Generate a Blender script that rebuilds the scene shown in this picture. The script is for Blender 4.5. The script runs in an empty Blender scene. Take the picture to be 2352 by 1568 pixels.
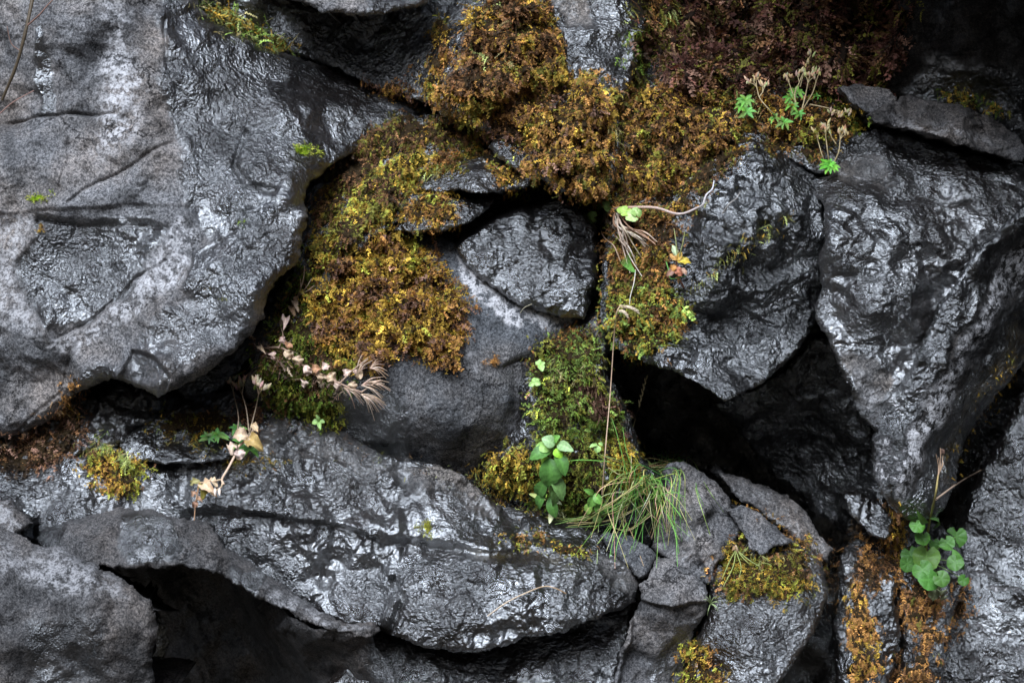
import bpy, math, random
import numpy as np
from mathutils import Vector
R = math.radians
random.seed(7); rng = np.random.default_rng(11)

# ------------------------------------------------------------------ camera, sky, sun, exposure
scene = bpy.context.scene
col = scene.collection
D = 6.0                                   # camera distance from the cliff plane, metres
cam_d = bpy.data.cameras.new('camera'); cam = bpy.data.objects.new('camera', cam_d); col.objects.link(cam)
cam.location = (0, -D, 0); cam.rotation_euler = (R(90), 0, 0)
cam_d.sensor_width = 36; cam_d.lens = 36 * D / 2.352
cam_d.clip_start = 0.05; cam_d.clip_end = 500
cam_d.dof.use_dof = True; cam_d.dof.focus_distance = 5.92; cam_d.dof.aperture_fstop = 5.6
scene.camera = cam
SUN_EL, SUN_AZ = 40, -17                  # azimuth measured from straight out of the cliff, negative to the left
world = bpy.data.worlds.new('World'); scene.world = world; world.use_nodes = True
nt = world.node_tree; bg = nt.nodes['Background']
sky = nt.nodes.new('ShaderNodeTexSky'); sky.sky_type = 'NISHITA'; sky.sun_disc = False
sky.sun_elevation = R(SUN_EL); sky.sun_rotation = R(180 - SUN_AZ); sky.air_density = 1.0; sky.dust_density = 2.5; sky.ozone_density = 1.5
nt.links.new(sky.outputs[0], bg.inputs[0]); bg.inputs[1].default_value = 0.055
sun_d = bpy.data.lights.new('sun', 'SUN'); sun = bpy.data.objects.new('sun', sun_d); col.objects.link(sun)
sun_d.energy = 3.3; sun_d.angle = R(38); sun_d.color = (0.73, 0.845, 1.0)
sv = Vector((math.sin(R(SUN_AZ)) * math.cos(R(SUN_EL)), -math.cos(R(SUN_AZ)) * math.cos(R(SUN_EL)), math.sin(R(SUN_EL))))
sun.rotation_euler = sv.to_track_quat('Z', 'Y').to_euler(); sun.location = sv * 10
scene.view_settings.view_transform = 'Standard'; scene.view_settings.look = 'None'
scene.view_settings.exposure = 0.92; scene.view_settings.gamma = 1
scene.view_settings.use_curve_mapping = False
scene.cycles.use_denoising = True; scene.cycles.max_bounces = 3; scene.cycles.sample_clamp_indirect = 2.0; scene.cycles.use_light_tree = False; scene.cycles.transparent_max_bounces = 4

# ------------------------------------------------------------------ helpers
# Layout coordinates: millimetres on the cliff plane (origin upper left, y downwards); d = metres the surface stands out from that plane.
def W(px, py, d=0.0):
    s = (D - d) / D
    return np.stack([(np.asarray(px, float) - 1176) / 1000 * s, -np.asarray(d, float) + 0 * np.asarray(px, float), (784 - np.asarray(py, float)) / 1000 * s], -1)

def _h(ix, iy, seed):
    with np.errstate(over='ignore'):
        h = ix.astype(np.uint32) * np.uint32(374761393) + iy.astype(np.uint32) * np.uint32(668265263) + np.uint32((seed * 1274126177) & 0xffffffff)
        h = (h ^ (h >> np.uint32(13))) * np.uint32(1274126177); h = h ^ (h >> np.uint32(16))
        h = h * np.uint32(2246822519); h = h ^ (h >> np.uint32(15))
    return h.astype(np.float64) / 4294967295.0

def gno(x, y, seed=0):                    # gradient noise, about -1..1
    xi = np.floor(x).astype(np.int64); yi = np.floor(y).astype(np.int64); fx = x - xi; fy = y - yi
    u = fx * fx * fx * (fx * (fx * 6 - 15) + 10); v = fy * fy * fy * (fy * (fy * 6 - 15) + 10)
    def g(a, b):
        t = _h(xi + a, yi + b, seed) * 2 * np.pi
        return np.cos(t) * (fx - a) + np.sin(t) * (fy - b)
    return 1.5 * ((g(0, 0) * (1 - u) + g(1, 0) * u) * (1 - v) + (g(0, 1) * (1 - u) + g(1, 1) * u) * v)

def fbm(x, y, seed=0, oct=4, gain=.5):
    s = 0; a = 1
    for k in range(oct):
        s = s + a * gno(x * 2 ** k + 17.3 * k, y * 2 ** k - 9.1 * k, seed + k); a *= gain
    return s

def tri(x, y, seed=0):                    # faceted (piecewise linear) noise -1..1
    c, s_ = math.cos(seed * 1.3), math.sin(seed * 1.3); x, y = x * c - y * s_, x * s_ + y * c
    xi = np.floor(x).astype(np.int64); yi = np.floor(y).astype(np.int64); fx = x - xi; fy = y - yi
    a = _h(xi, yi, seed); b = _h(xi + 1, yi, seed); c_ = _h(xi, yi + 1, seed); d = _h(xi + 1, yi + 1, seed)
    return 2 * np.where(fx + fy < 1, a + (b - a) * fx + (c_ - a) * fy, d + (c_ - d) * (1 - fx) + (b - d) * (1 - fy)) - 1

def sdf(poly, X, Y):                      # positive inside
    P = np.array(poly, float); Q = np.roll(P, -1, 0)
    best = np.full(X.shape, 1e9); ins = np.zeros(X.shape, bool)
    for (x0, y0), (x1, y1) in zip(P, Q):
        dx, dy = x1 - x0, y1 - y0
        t = np.clip(((X - x0) * dx + (Y - y0) * dy) / (dx * dx + dy * dy + 1e-9), 0, 1)
        np.minimum(best, (X - x0 - t * dx) ** 2 + (Y - y0 - t * dy) ** 2, out=best)
        if y0 != y1:
            c = ((y0 > Y) != (y1 > Y)) & (X < (x1 - x0) * (Y - y0) / (y1 - y0) + x0); ins ^= c
    b = np.sqrt(best); return np.where(ins, b, -b)

def pdist(line, X, Y):
    best = np.full(X.shape, 1e9)
    for (x0, y0), (x1, y1) in zip(line[:-1], line[1:]):
        dx, dy = x1 - x0, y1 - y0
        t = np.clip(((X - x0) * dx + (Y - y0) * dy) / (dx * dx + dy * dy + 1e-9), 0, 1)
        np.minimum(best, (X - x0 - t * dx) ** 2 + (Y - y0 - t * dy) ** 2, out=best)
    return np.sqrt(best)

def sm(a, b, x):
    t = np.clip((x - a) / (b - a), 0, 1); return t * t * (3 - 2 * t)

def tps(ctrl, X, Y):                      # thin plate surface through control heights
    C = np.array(ctrl, float); p = C[:, :2] / 500; z = C[:, 2]; n = len(p)
    if n < 3: return np.full(X.shape, z.mean())
    def U(r2): return np.where(r2 > 0, r2 * np.log(r2 + 1e-12), 0)
    K = U(((p[:, None] - p[None]) ** 2).sum(-1)) + np.eye(n) * .02
    A = np.zeros((n + 3, n + 3)); A[:n, :n] = K; A[:n, n] = 1; A[:n, n + 1:] = p; A[n, :n] = 1; A[n + 1:, :n] = p.T
    w = np.linalg.lstsq(A, np.r_[z, 0, 0, 0], rcond=None)[0]
    x, y = X / 500, Y / 500; o = w[n] + w[n + 1] * x + w[n + 2] * y
    for i in range(n): o = o + w[i] * U((x - p[i, 0]) ** 2 + (y - p[i, 1]) ** 2)
    return o

def mesh_np(name, V, F, mats, parent=None, attrs=None, smooth=True, mi=None):
    """V (n,3), F (m,4) or (m,3) arrays -> one linked mesh object; attrs: name -> per-vertex floats or rgb"""
    me = bpy.data.meshes.new(name); V = np.ascontiguousarray(V, np.float32); F = np.ascontiguousarray(F, np.int32)
    k = F.shape[1]; m = len(F)
    me.vertices.add(len(V)); me.vertices.foreach_set('co', V.ravel())
    me.loops.add(m * k); me.loops.foreach_set('vertex_index', F.ravel())
    me.polygons.add(m); me.polygons.foreach_set('loop_start', np.arange(0, m * k, k, dtype=np.int32))
    me.polygons.foreach_set('loop_total', np.full(m, k, np.int32))
    if mi is not None: me.polygons.foreach_set('material_index', np.ascontiguousarray(mi, np.int32))
    me.polygons.foreach_set('use_smooth', np.full(m, smooth, bool))
    for an, a in (attrs or {}).items():
        a = np.asarray(a, np.float32)
        if a.ndim == 2:
            at = me.attributes.new(an, 'FLOAT_COLOR', 'POINT'); at.data.foreach_set('color', np.c_[a[:, :3], np.ones(len(a))].astype(np.float32).ravel())
        else:
            at = me.attributes.new(an, 'FLOAT', 'POINT'); at.data.foreach_set('value', a)
    me.update(calc_edges=True); me.validate()
    for mt in (mats if isinstance(mats, (list, tuple)) else [mats]): me.materials.append(mt)
    o = bpy.data.objects.new(name, me); col.objects.link(o)
    if parent is not None: o.parent = parent
    return o

def tag(o, label=None, cat=None, group=None, kind=None):
    if label: o['label'] = label
    if cat: o['category'] = cat
    if group: o['group'] = group
    if kind: o['kind'] = kind
    return o

# ------------------------------------------------------------------ materials
def newmat(name):
    m = bpy.data.materials.new(name); m.use_nodes = True; t = m.node_tree
    return m, t, t.nodes['Principled BSDF'], t.nodes, t.links

def attr(N, name):
    a = N.new('ShaderNodeAttribute'); a.attribute_name = name; return a

def ramp(N, L, src, stops):
    r = N.new('ShaderNodeValToRGB'); el = r.color_ramp.elements
    while len(el) < len(stops): el.new(.5)
    for e, (p, c) in zip(el, stops): e.position = p; e.color = (*c, 1) if len(c) == 3 else c
    L.new(src, r.inputs[0]); return r.outputs[0]

def math_(N, L, op, a, b=None, clamp=False):
    n = N.new('ShaderNodeMath'); n.operation = op; n.use_clamp = clamp
    for i, v in enumerate((a, b)):
        if v is None: continue
        if isinstance(v, (int, float)): n.inputs[i].default_value = v
        else: L.new(v, n.inputs[i])
    return n.outputs[0]

def mixc(N, L, f, a, b, mode='MIX'):
    n = N.new('ShaderNodeMix'); n.data_type = 'RGBA'; n.blend_type = mode
    for s, v in ((n.inputs[0], f), (n.inputs[6], a), (n.inputs[7], b)):
        if isinstance(v, (int, float)): s.default_value = v
        elif isinstance(v, tuple): s.default_value = (*v, 1)
        else: L.new(v, s)
    return n.outputs[2]

def noise(N, L, vec, scale, detail=4, rough=.55, dist=0):
    n = N.new('ShaderNodeTexNoise'); n.inputs['Scale'].default_value = scale; n.inputs['Detail'].default_value = detail
    n.inputs['Roughness'].default_value = rough; n.inputs['Distortion'].default_value = dist; L.new(vec, n.inputs['Vector']); return n.outputs[0]

def rock_mat(name, dry=(.20, .195, .19), wrinkle=1.05, wscale=84, stretch=(1, 1, 1), rot=0.0, spec=1.0, glint=False):
    m, t, b, N, L = newmat(name)
    tc = N.new('ShaderNodeTexCoord'); mp = N.new('ShaderNodeMapping'); L.new(tc.outputs['Object'], mp.inputs[0])
    mp.inputs['Scale'].default_value = stretch; mp.inputs['Rotation'].default_value = (0, rot, 0)
    v0 = tc.outputs['Object']; v = mp.outputs[0]
    wet = attr(N, 'wet').outputs['Fac']; pale = attr(N, 'pale').outputs['Fac']; alg = attr(N, 'algae').outputs['Fac']
    # break up the wet film's edge
    wn = noise(N, L, v0, 30, 6, .65)
    wetm = math_(N, L, 'SUBTRACT', math_(N, L, 'MULTIPLY', wet, 1.7), math_(N, L, 'MULTIPLY', wn, .75)); wetm = math_(N, L, 'MULTIPLY', wetm, 1.25, True)
    # dry stone: mottles, grain, fine dark pits
    mot = noise(N, L, v0, 9, 6, .6, .6); gr = noise(N, L, v0, 170, 4, .7); gr2 = noise(N, L, v0, 420, 2, .6)
    dark = tuple(c * .38 for c in dry); lite = tuple(min(1, c * 1.6) for c in dry)
    c1 = ramp(N, L, mot, [(.30, dark), (.5, dry), (.72, lite)])
    c1 = mixc(N, L, 1.0, c1, ramp(N, L, gr, [(.40, (.40, .40, .41)), (.5, (.97, .97, .97)), (.60, (1.5, 1.48, 1.46))]), 'MULTIPLY')
    c1 = mixc(N, L, 1.0, c1, ramp(N, L, gr2, [(.42, (.62, .62, .62)), (.57, (1.3, 1.3, 1.3))]), 'MULTIPLY')
    warm = noise(N, L, v0, 4.5, 4, .6)
    c1 = mixc(N, L, ramp(N, L, warm, [(.42, (0, 0, 0)), (.68, (1, 1, 1))]), c1, mixc(N, L, 1.0, c1, (1.12, .98, .86), 'MULTIPLY'))
    pn = noise(N, L, v0, 48, 7, .7)
    pm = math_(N, L, 'MULTIPLY', pale, ramp(N, L, pn, [(.44, (0, 0, 0)), (.54, (1, 1, 1))]))
    pm = math_(N, L, 'MULTIPLY', pm, ramp(N, L, gr, [(.42, (.35,) * 3), (.52, (1,) * 3)]))
    c1 = mixc(N, L, pm, c1, (.50, .48, .48))
    vo = N.new('ShaderNodeTexVoronoi'); vo.inputs['Scale'].default_value = 95; vo.inputs['Randomness'].default_value = 1; L.new(v0, vo.inputs['Vector'])
    pit = ramp(N, L, vo.outputs['Distance'], [(.10, (0, 0, 0)), (.19, (1, 1, 1))])
    pitm = math_(N, L, 'MAXIMUM', pit, ramp(N, L, noise(N, L, v0, 22, 3), [(.50, (1, 1, 1)), (.62, (0, 0, 0))]))
    wv_ = N.new('ShaderNodeVectorMath'); wv_.operation = 'MULTIPLY_ADD'; nn = N.new('ShaderNodeTexNoise'); nn.inputs['Scale'].default_value = 7; nn.inputs['Detail'].default_value = 7; nn.inputs['Roughness'].default_value = .7
    L.new(v0, nn.inputs['Vector']); L.new(nn.outputs[1], wv_.inputs[0]); wv_.inputs[1].default_value = (.22, .22, .22); L.new(v0, wv_.inputs[2])
    ve = N.new('ShaderNodeTexVoronoi'); ve.feature = 'DISTANCE_TO_EDGE'; ve.inputs['Scale'].default_value = 5.0; L.new(wv_.outputs[0], ve.inputs['Vector'])
    hair = math_(N, L, 'MAXIMUM', ramp(N, L, ve.outputs['Distance'], [(.004, (0, 0, 0)), (.014, (1, 1, 1))]), ramp(N, L, noise(N, L, v0, 4, 3), [(.50, (1, 1, 1)), (.56, (0, 0, 0))]))
    holes = math_(N, L, 'MULTIPLY', pitm, hair)
    c1 = mixc(N, L, holes, mixc(N, L, 1.0, c1, (.25, .24, .24), 'MULTIPLY'), c1)
    wetm = math_(N, L, 'MULTIPLY', wetm, math_(N, L, 'SUBTRACT', 1.0, math_(N, L, 'MULTIPLY', pm, .95, True)))
    cw = mixc(N, L, 1.0, c1, (.13, .115, .11), 'MULTIPLY')
    c2 = mixc(N, L, wetm, c1, cw)
    an = noise(N, L, v0, 26, 6, .7)
    am = math_(N, L, 'MULTIPLY', alg, ramp(N, L, an, [(.40, (0, 0, 0)), (.58, (1, 1, 1))]))
    c3 = mixc(N, L, math_(N, L, 'MULTIPLY', am, .85), c2, ramp(N, L, gr, [(.35, (.018, .010, .006)), (.55, (.075, .05, .012)), (.7, (.13, .10, .02))]))
    L.new(c3, b.inputs['Base Color'])
    rn = noise(N, L, v0, 14, 3)
    rw = ramp(N, L, rn, [(.3, (.22,) * 3), (.7, (.38,) * 3)])
    ro = N.new('ShaderNodeMix'); L.new(wetm, ro.inputs[0]); ro.inputs[2].default_value = .82; L.new(rw, ro.inputs[3])
    L.new(ro.outputs[0], b.inputs['Roughness'])
    si = N.new('ShaderNodeMapRange'); L.new(wetm, si.inputs[0]); si.inputs[3].default_value = .25; si.inputs[4].default_value = spec
    L.new(si.outputs[0], b.inputs['Specular IOR Level']); b.inputs['IOR'].default_value = 1.5
    sh = ramp(N, L, noise(N, L, v0, 7, 5, .6, .5), [(.36, (.12,) * 3), (.56, (1,) * 3)]) if not glint else ramp(N, L, noise(N, L, v0, 11, 5, .6), [(.42, (.15,) * 3), (.58, (1,) * 3)])
    L.new(math_(N, L, 'MULTIPLY', wetm, sh), b.inputs['Coat Weight']); b.inputs['Coat IOR'].default_value = 2.4; b.inputs['Coat Roughness'].default_value = .085 if glint else .11
    # relief: wrinkles where wet, grain where dry
    w1 = noise(N, L, v, wscale, 5, .52, .8)
    w2 = N.new('ShaderNodeTexVoronoi'); w2.feature = 'SMOOTH_F1'; w2.inputs['Scale'].default_value = wscale * 1.25; w2.inputs['Smoothness'].default_value = .6
    ad = N.new('ShaderNodeVectorMath'); ad.operation = 'MULTIPLY_ADD'; nz = N.new('ShaderNodeTexNoise'); nz.inputs['Scale'].default_value = 40; nz.inputs['Detail'].default_value = 3
    L.new(v, nz.inputs['Vector']); L.new(nz.outputs[1], ad.inputs[0]); ad.inputs[1].default_value = (.03, .03, .03); L.new(v, ad.inputs[2]); L.new(ad.outputs[0], w2.inputs['Vector'])
    w0 = noise(N, L, v, wscale * .38, 5, .6, .6)
    w1 = math_(N, L, 'ADD', w1, math_(N, L, 'MULTIPLY', w0, 1.1))
    hw = math_(N, L, 'ADD', math_(N, L, 'MULTIPLY', w1, 1.0), math_(N, L, 'MULTIPLY', w2.outputs[0], .55))
    g3 = noise(N, L, v0, 120, 6, .7)
    wm = ramp(N, L, noise(N, L, v0, 5.3, 3, .5, .4), [(.40, (.36,) * 3), (.58, (1.2,) * 3)])
    hw = math_(N, L, 'MULTIPLY', hw, wm)
    hh = math_(N, L, 'ADD', math_(N, L, 'MULTIPLY', hw, math_(N, L, 'ADD', math_(N, L, 'MULTIPLY', wetm, .75), .25)), math_(N, L, 'MULTIPLY', g3, .30))
    bp = N.new('ShaderNodeBump'); bp.inputs['Strength'].default_value = 1; bp.inputs['Distance'].default_value = .0062 * wrinkle; hh = math_(N, L, 'ADD', hh, math_(N, L, 'MULTIPLY', holes, .45)); L.new(hh, bp.inputs['Height'])
    L.new(bp.outputs[0], b.inputs['Normal']); L.new(bp.outputs[0], b.inputs['Coat Normal'])
    return m

def col_mat(name, rough=.7, trans=0.0, spec=.3, var=.35, bump=0.0):
    m, t, b, N, L = newmat(name)
    c = attr(N, 'col').outputs['Color']; tc = N.new('ShaderNodeTexCoord')
    n1 = noise(N, L, tc.outputs['Object'], 260, 3); k = ramp(N, L, n1, [(.3, (1 - var,) * 3), (.7, (1 + var,) * 3)])
    c = mixc(N, L, 1.0, c, k, 'MULTIPLY'); L.new(c, b.inputs['Base Color'])
    b.inputs['Roughness'].default_value = rough; b.inputs['Specular IOR Level'].default_value = spec
    if trans:
        b.inputs['Subsurface Weight'].default_value = trans; b.inputs['Subsurface Radius'].default_value = (.004, .006, .002); b.inputs['Subsurface Scale'].default_value = .6
    if bump:
        bp = N.new('ShaderNodeBump'); bp.inputs['Strength'].default_value = .8; bp.inputs['Distance'].default_value = bump
        L.new(noise(N, L, tc.outputs['Object'], 180, 4, .7), bp.inputs['Height']); L.new(bp.outputs[0], b.inputs['Normal'])
    return m

M_dry = rock_mat('grey_stone', dry=(.125, .121, .122), wscale=95, wrinkle=1.15)
M_smooth = rock_mat('fine_grey_stone', dry=(.098, .101, .107), wrinkle=1.5, wscale=200)
M_wet = rock_mat('wet_stone', dry=(.11, .105, .102), wrinkle=1.05, wscale=84, stretch=(1, 1, 1.5), rot=.35)
M_wedge = rock_mat('wet_wedge_stone', dry=(.10, .10, .10), wrinkle=1.15, wscale=70, stretch=(1, 1, 1.7), rot=.5)
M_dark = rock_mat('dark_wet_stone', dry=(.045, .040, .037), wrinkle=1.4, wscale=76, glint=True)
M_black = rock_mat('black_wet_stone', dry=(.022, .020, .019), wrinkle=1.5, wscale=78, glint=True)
M_brown = rock_mat('brown_grey_stone', dry=(.072, .068, .067), wrinkle=1.3, wscale=170)
M_moss = col_mat('moss_fronds', .75, 0, .25, .4)
M_cush = col_mat('moss_cushion', .95, 0, .1, .5, .006)
M_leaf = col_mat('leaf', .5, .12, .3, .18)
M_stem = col_mat('stem', .6, 0, .35, .3)

# ------------------------------------------------------------------ rocks
ZC = 3.0; ZX0, ZY0 = -300, -300; ZW, ZH = int(3000 / ZC), int(2200 / ZC)
zbuf = np.full((ZH, ZW), -9.0)
def splat(X, Y, d):
    # perspective position on the plane for a point standing d out, laid out at (X, Y) of its own plane
    i = ((X - ZX0) / ZC).astype(int); j = ((Y - ZY0) / ZC).astype(int); ok = (i >= 0) & (i < ZW) & (j >= 0) & (j < ZH)
    np.maximum.at(zbuf, (j[ok], i[ok]), d[ok])

def rock(name, label, poly, d, ctrl, mat=None, rim=(16, .022), back=.35, inset=.10, veins=(), wet=0.0, wets=(), pales=(), algs=(), lifts=(), cracks=(), facet=.022, fs=150, mac=.011, rough=1.0, edge=5.0, seed=1, step=3.0, cat='rock', group=None, kind=None):
    P = np.array(poly, float); x0, y0 = P.min(0) - 12; x1, y1 = P.max(0) + 12
    xs = np.arange(x0, x1, step); ys = np.arange(y0, y1, step); X, Y = np.meshgrid(xs, ys)
    S = sdf(poly, X, Y) + edge * fbm(X / 45, Y / 45, seed + 50, 4, .6)
    wx = X + 22 * gno(X / 90, Y / 90, seed + 3) + 6 * gno(X / 24, Y / 24, seed + 4); wy = Y + 22 * gno(X / 90, Y / 90, seed + 5) + 6 * gno(X / 24, Y / 24, seed + 6)
    H = tps(ctrl, X + .35 * (wx - X), Y + .35 * (wy - Y))
    fx_ = X + 11 * gno(X / 70, Y / 70, seed + 3) + 2.5 * gno(X / 14, Y / 14, seed + 4); fy_ = Y + 11 * gno(X / 70, Y / 70, seed + 5) + 2.5 * gno(X / 14, Y / 14, seed + 6)
    H = H + facet * (tri(fx_ / fs, fy_ / fs, seed) + .55 * tri(fx_ / fs * 2.1, fy_ / fs * 2.1, seed + 1) + .28 * tri(fx_ / fs * 4.7, fy_ / fs * 4.7, seed + 2))
    rmask = .35 + 1.0 * sm(-.35, .45, fbm(X / 130, Y / 130, seed + 60, 3))
    H = H + mac * fbm(wx / 105, wy / 125, seed + 30, 2, .55)
    H = H + rough * rmask * (.0055 * fbm(X / 60, Y / 60, seed + 9, 3) + .0022 * (1 - 2 * np.abs(gno(X / 17, Y / 17, seed + 12))) * (.6 + .4 * gno(X / 80, Y / 80, seed + 13)) + .0012 * gno(X / 8, Y / 8, seed + 14))
    for lp, amt, fe in lifts: H = H + amt * sm(-fe / 2, fe / 2, sdf(lp, wx * .4 + X * .6, wy * .4 + Y * .6))
    for ln, wd, dp in cracks: H = H - dp * np.exp(-(pdist(ln, X * .75 + wx * .25 , Y * .75 + wy * .25) / wd) ** 2)
    w_, dr = rim; t = np.clip(S / w_, 0, 1); H = H - dr * (1 - np.sqrt(1 - (1 - t) ** 2))
    wv = np.full(X.shape, float(wet))
    for lp, val, fe in wets:
        k = sm(-fe, fe, sdf(lp, wx, wy)); wv = wv * (1 - k) + val * k
    pv = np.zeros(X.shape)
    for lp, val, fe in pales: pv = np.maximum(pv, val * sm(-fe, fe, sdf(lp, wx, wy)))
    for ln in veins: pv = np.maximum(pv, 1.0 * np.exp(-(pdist(ln, X + 5 * gno(X / 16, Y / 16, 5), Y + 7 * gno(X / 15, Y / 15, 6)) / 2.4) ** 2))
    av = np.zeros(X.shape)
    for lp, val, fe in algs: av = np.maximum(av, val * sm(-fe, fe, sdf(lp, wx, wy)))
    gy, gx = np.gradient(S, step); gl = np.sqrt(gx * gx + gy * gy) + 1e-6; gx /= gl; gy /= gl
    keep = S > -step * .75
    near = keep & (S < step * .75)
    Xs = np.where(near, X - gx * np.clip(S, -step, step), X); Ys = np.where(near, Y - gy * np.clip(S, -step, step), Y)
    ny, nx = X.shape; c = keep[:-1, :-1] & keep[1:, :-1] & keep[:-1, 1:] & keep[1:, 1:]
    jj, ii = np.nonzero(c); q = np.stack([(jj + 1) * nx + ii, (jj + 1) * nx + ii + 1, jj * nx + ii + 1, jj * nx + ii], 1)
    used = np.zeros(nx * ny, bool); used[q.ravel()] = True; idx = np.cumsum(used) - 1; F = idx[q]
    Xv, Yv, Hv = Xs.ravel()[used], Ys.ravel()[used], H.ravel()[used]; gxv, gyv = gx.ravel()[used], gy.ravel()[used]
    V = W(Xv, Yv, d); V[:, 1] -= Hv
    splat(1176 + V[:, 0] * 1000 * D / (D + V[:, 1]), 784 - V[:, 2] * 1000 * D / (D + V[:, 1]), -V[:, 1])
    A = {'wet': wv.ravel()[used], 'pale': pv.ravel()[used], 'algae': av.ravel()[used]}
    # sides running back into the cliff
    e = np.concatenate([F[:, [0, 1]], F[:, [1, 2]], F[:, [2, 3]], F[:, [3, 0]]]); n = len(V)
    key = e[:, 0].astype(np.int64) * n + e[:, 1]; rk = e[:, 1].astype(np.int64) * n + e[:, 0]
    be = e[~np.isin(key, rk)]; bv = np.unique(be); m = len(bv); mp = np.full(n, -1); mp[bv] = np.arange(m)
    inset = min(inset, .5 * S.max() / 1000)
    rows = []; ts = (0, .05, .14, .3, .55, 1)
    for k, tt in enumerate(ts):
        q_ = V[bv].copy(); ins = inset * tt ** .6 + (.012 * gno(Xv[bv] / 30 + 5 * k, Yv[bv] / 30, seed + 70) if k else 0)
        q_[:, 0] += gxv[bv] * ins; q_[:, 2] -= gyv[bv] * ins; q_[:, 1] += back * tt; rows.append(q_)
    SF = []
    for k in range(len(ts) - 1):
        a, b_ = n + k * m + mp[be[:, 0]], n + k * m + mp[be[:, 1]]; SF.append(np.stack([b_, a, a + m, b_ + m], 1))
    V2 = np.concatenate([V] + rows); F2 = np.concatenate([F] + SF)
    for kk in A: A[kk] = np.concatenate([A[kk]] + [A[kk][bv]] * len(ts))
    o = mesh_np(name, V2, F2, mat or M_dry, attrs=A)
    return tag(o, label, cat, group, kind)

# the cliff behind everything, deep in the shadowed hollows
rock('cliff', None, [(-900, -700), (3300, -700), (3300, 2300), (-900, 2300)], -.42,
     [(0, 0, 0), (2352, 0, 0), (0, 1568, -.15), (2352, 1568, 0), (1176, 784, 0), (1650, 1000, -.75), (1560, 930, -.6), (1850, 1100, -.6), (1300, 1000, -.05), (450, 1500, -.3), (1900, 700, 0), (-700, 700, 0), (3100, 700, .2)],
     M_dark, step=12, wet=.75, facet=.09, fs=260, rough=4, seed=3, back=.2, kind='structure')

rock('boulder', 'huge grey boulder filling the left side with a glossy wet right half', [(-160, -140), (430, -140), (440, 0), (470, 28), (560, 75), (640, 92), (700, 112), (760, 130), (845, 172), (930, 205), (1000, 222), (1040, 248), (1078, 272),
      (1010, 266), (940, 262), (885, 284), (842, 318), (800, 340), (745, 382), (712, 420), (704, 452), (716, 500), (702, 540), (704, 590), (690, 612), (655, 640), (628, 690), (622, 728), (575, 790), (505, 848), (445, 885), (388, 906), (335, 882), (272, 868), (235, 880), (175, 905), (140, 945), (75, 985), (-10, 1012), (-160, 1060)], 0.0,
     [(-100, -80, .02), (200, -60, 0), (400, -60, -.08), (430, 60, -.06), (560, 90, -.20), (760, 140, -.32), (900, 215, -.30), (1060, 265, -.33), (880, 275, -.22), (700, 230, -.10), (560, 200, -.10), (450, 180, -.04), (300, 150, .03), (120, 150, .02), (0, 250, -.02),
      (60, 330, .06), (200, 330, .03), (300, 300, .07), (420, 400, .05), (520, 330, .02), (650, 330, .03), (760, 350, -.03), (560, 430, .09), (690, 440, .10), (100, 470, .08), (250, 470, .10), (430, 500, .13), (600, 560, .17), (690, 560, .18), (500, 620, .17), (400, 640, .15), (430, 760, .21), (560, 760, .22), (380, 880, .24), (480, 840, .22), (300, 800, .15), (150, 800, .12), (60, 650, .09), (250, 620, .07),
      (0, 500, .07), (0, 800, .06), (150, 900, .07), (50, 960, .02), (-100, 700, .05), (-100, 1000, 0)],
     M_dry, rim=(34, .05), inset=.03, back=.42, facet=.028, fs=130, seed=21, wet=.06,
     wets=[([(380, -60), (450, 20), (560, 75), (720, 120), (900, 210), (1080, 270), (890, 290), (740, 390), (700, 540), (700, 600), (640, 690), (600, 730), (560, 700), (600, 640), (520, 600), (520, 540), (440, 480), (430, 400), (440, 330), (400, 270), (370, 200), (385, 100), (370, 20)], 1.0, 30),
           ([(90, 500), (240, 512), (400, 522), (385, 590), (290, 690), (150, 770), (60, 680), (38, 610), (95, 545)], .7, 12),
           ([(95, 60), (130, 130), (125, 260), (95, 270), (80, 180)], .9, 14), ([(420, 880), (600, 740), (620, 700), (520, 660), (400, 720), (330, 800), (300, 870), (390, 905)], .55, 18),
           ([(200, 890), (300, 870), (300, 830), (210, 850)], .8, 14), ([(640, 690), (700, 600), (580, 540), (480, 590), (440, 660), (520, 700)], .95, 18)],
     pales=[([(250, 0), (300, 60), (330, 200), (320, 330), (240, 360), (235, 240)], 1.0, 30), ([(160, 790), (300, 690), (420, 500), (480, 540), (440, 640), (300, 740), (180, 820), (110, 810)], .9, 14), ([(0, 470), (80, 520), (40, 620), (90, 720), (150, 800), (0, 740)], .6, 20)],
     lifts=[([(92, 500), (240, 512), (405, 520), (390, 600), (285, 700), (150, 780), (60, 680), (38, 612), (98, 545)], -.015, 15), ([(-200, 282), (60, 280), (100, 268), (270, 262), (300, 300), (330, 380), (440, 305), (470, 420), (440, 480), (300, 480), (-200, 500)], .010, 12),
            ([(300, 870), (330, 800), (380, 820), (420, 870), (388, 920), (260, 900)], -.03, 10), ([(290, 865), (380, 905), (455, 905), (500, 860), (560, 800), (330, 790)], .012, 30)],
     cracks=[([(-100, 290), (60, 278), (90, 268), (270, 264)], 3.4, 0.0180), ([(170, 470), (240, 420), (320, 385), (380, 340), (440, 308)], 3.4, 0.0108), ([(150, 780), (230, 730), (330, 640), (400, 600)], 3.4, 0.0120), ([(95, 512), (240, 522), (400, 528)], 3.4, 0.0120), ([(480, 590), (540, 545), (560, 520)], 3.4, 0.0072), ([(560, 300), (545, 380), (580, 430), (640, 445)], 8.0, 0.0220), ([(30, 1000), (150, 900), (180, 800)], 3.4, 0.0060), ([(165, 300), (168, 370), (150, 440)], 3.4, 0.0072), ([(375, 40), (380, 130), (410, 220)], 3.4, 0.0096)])

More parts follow.
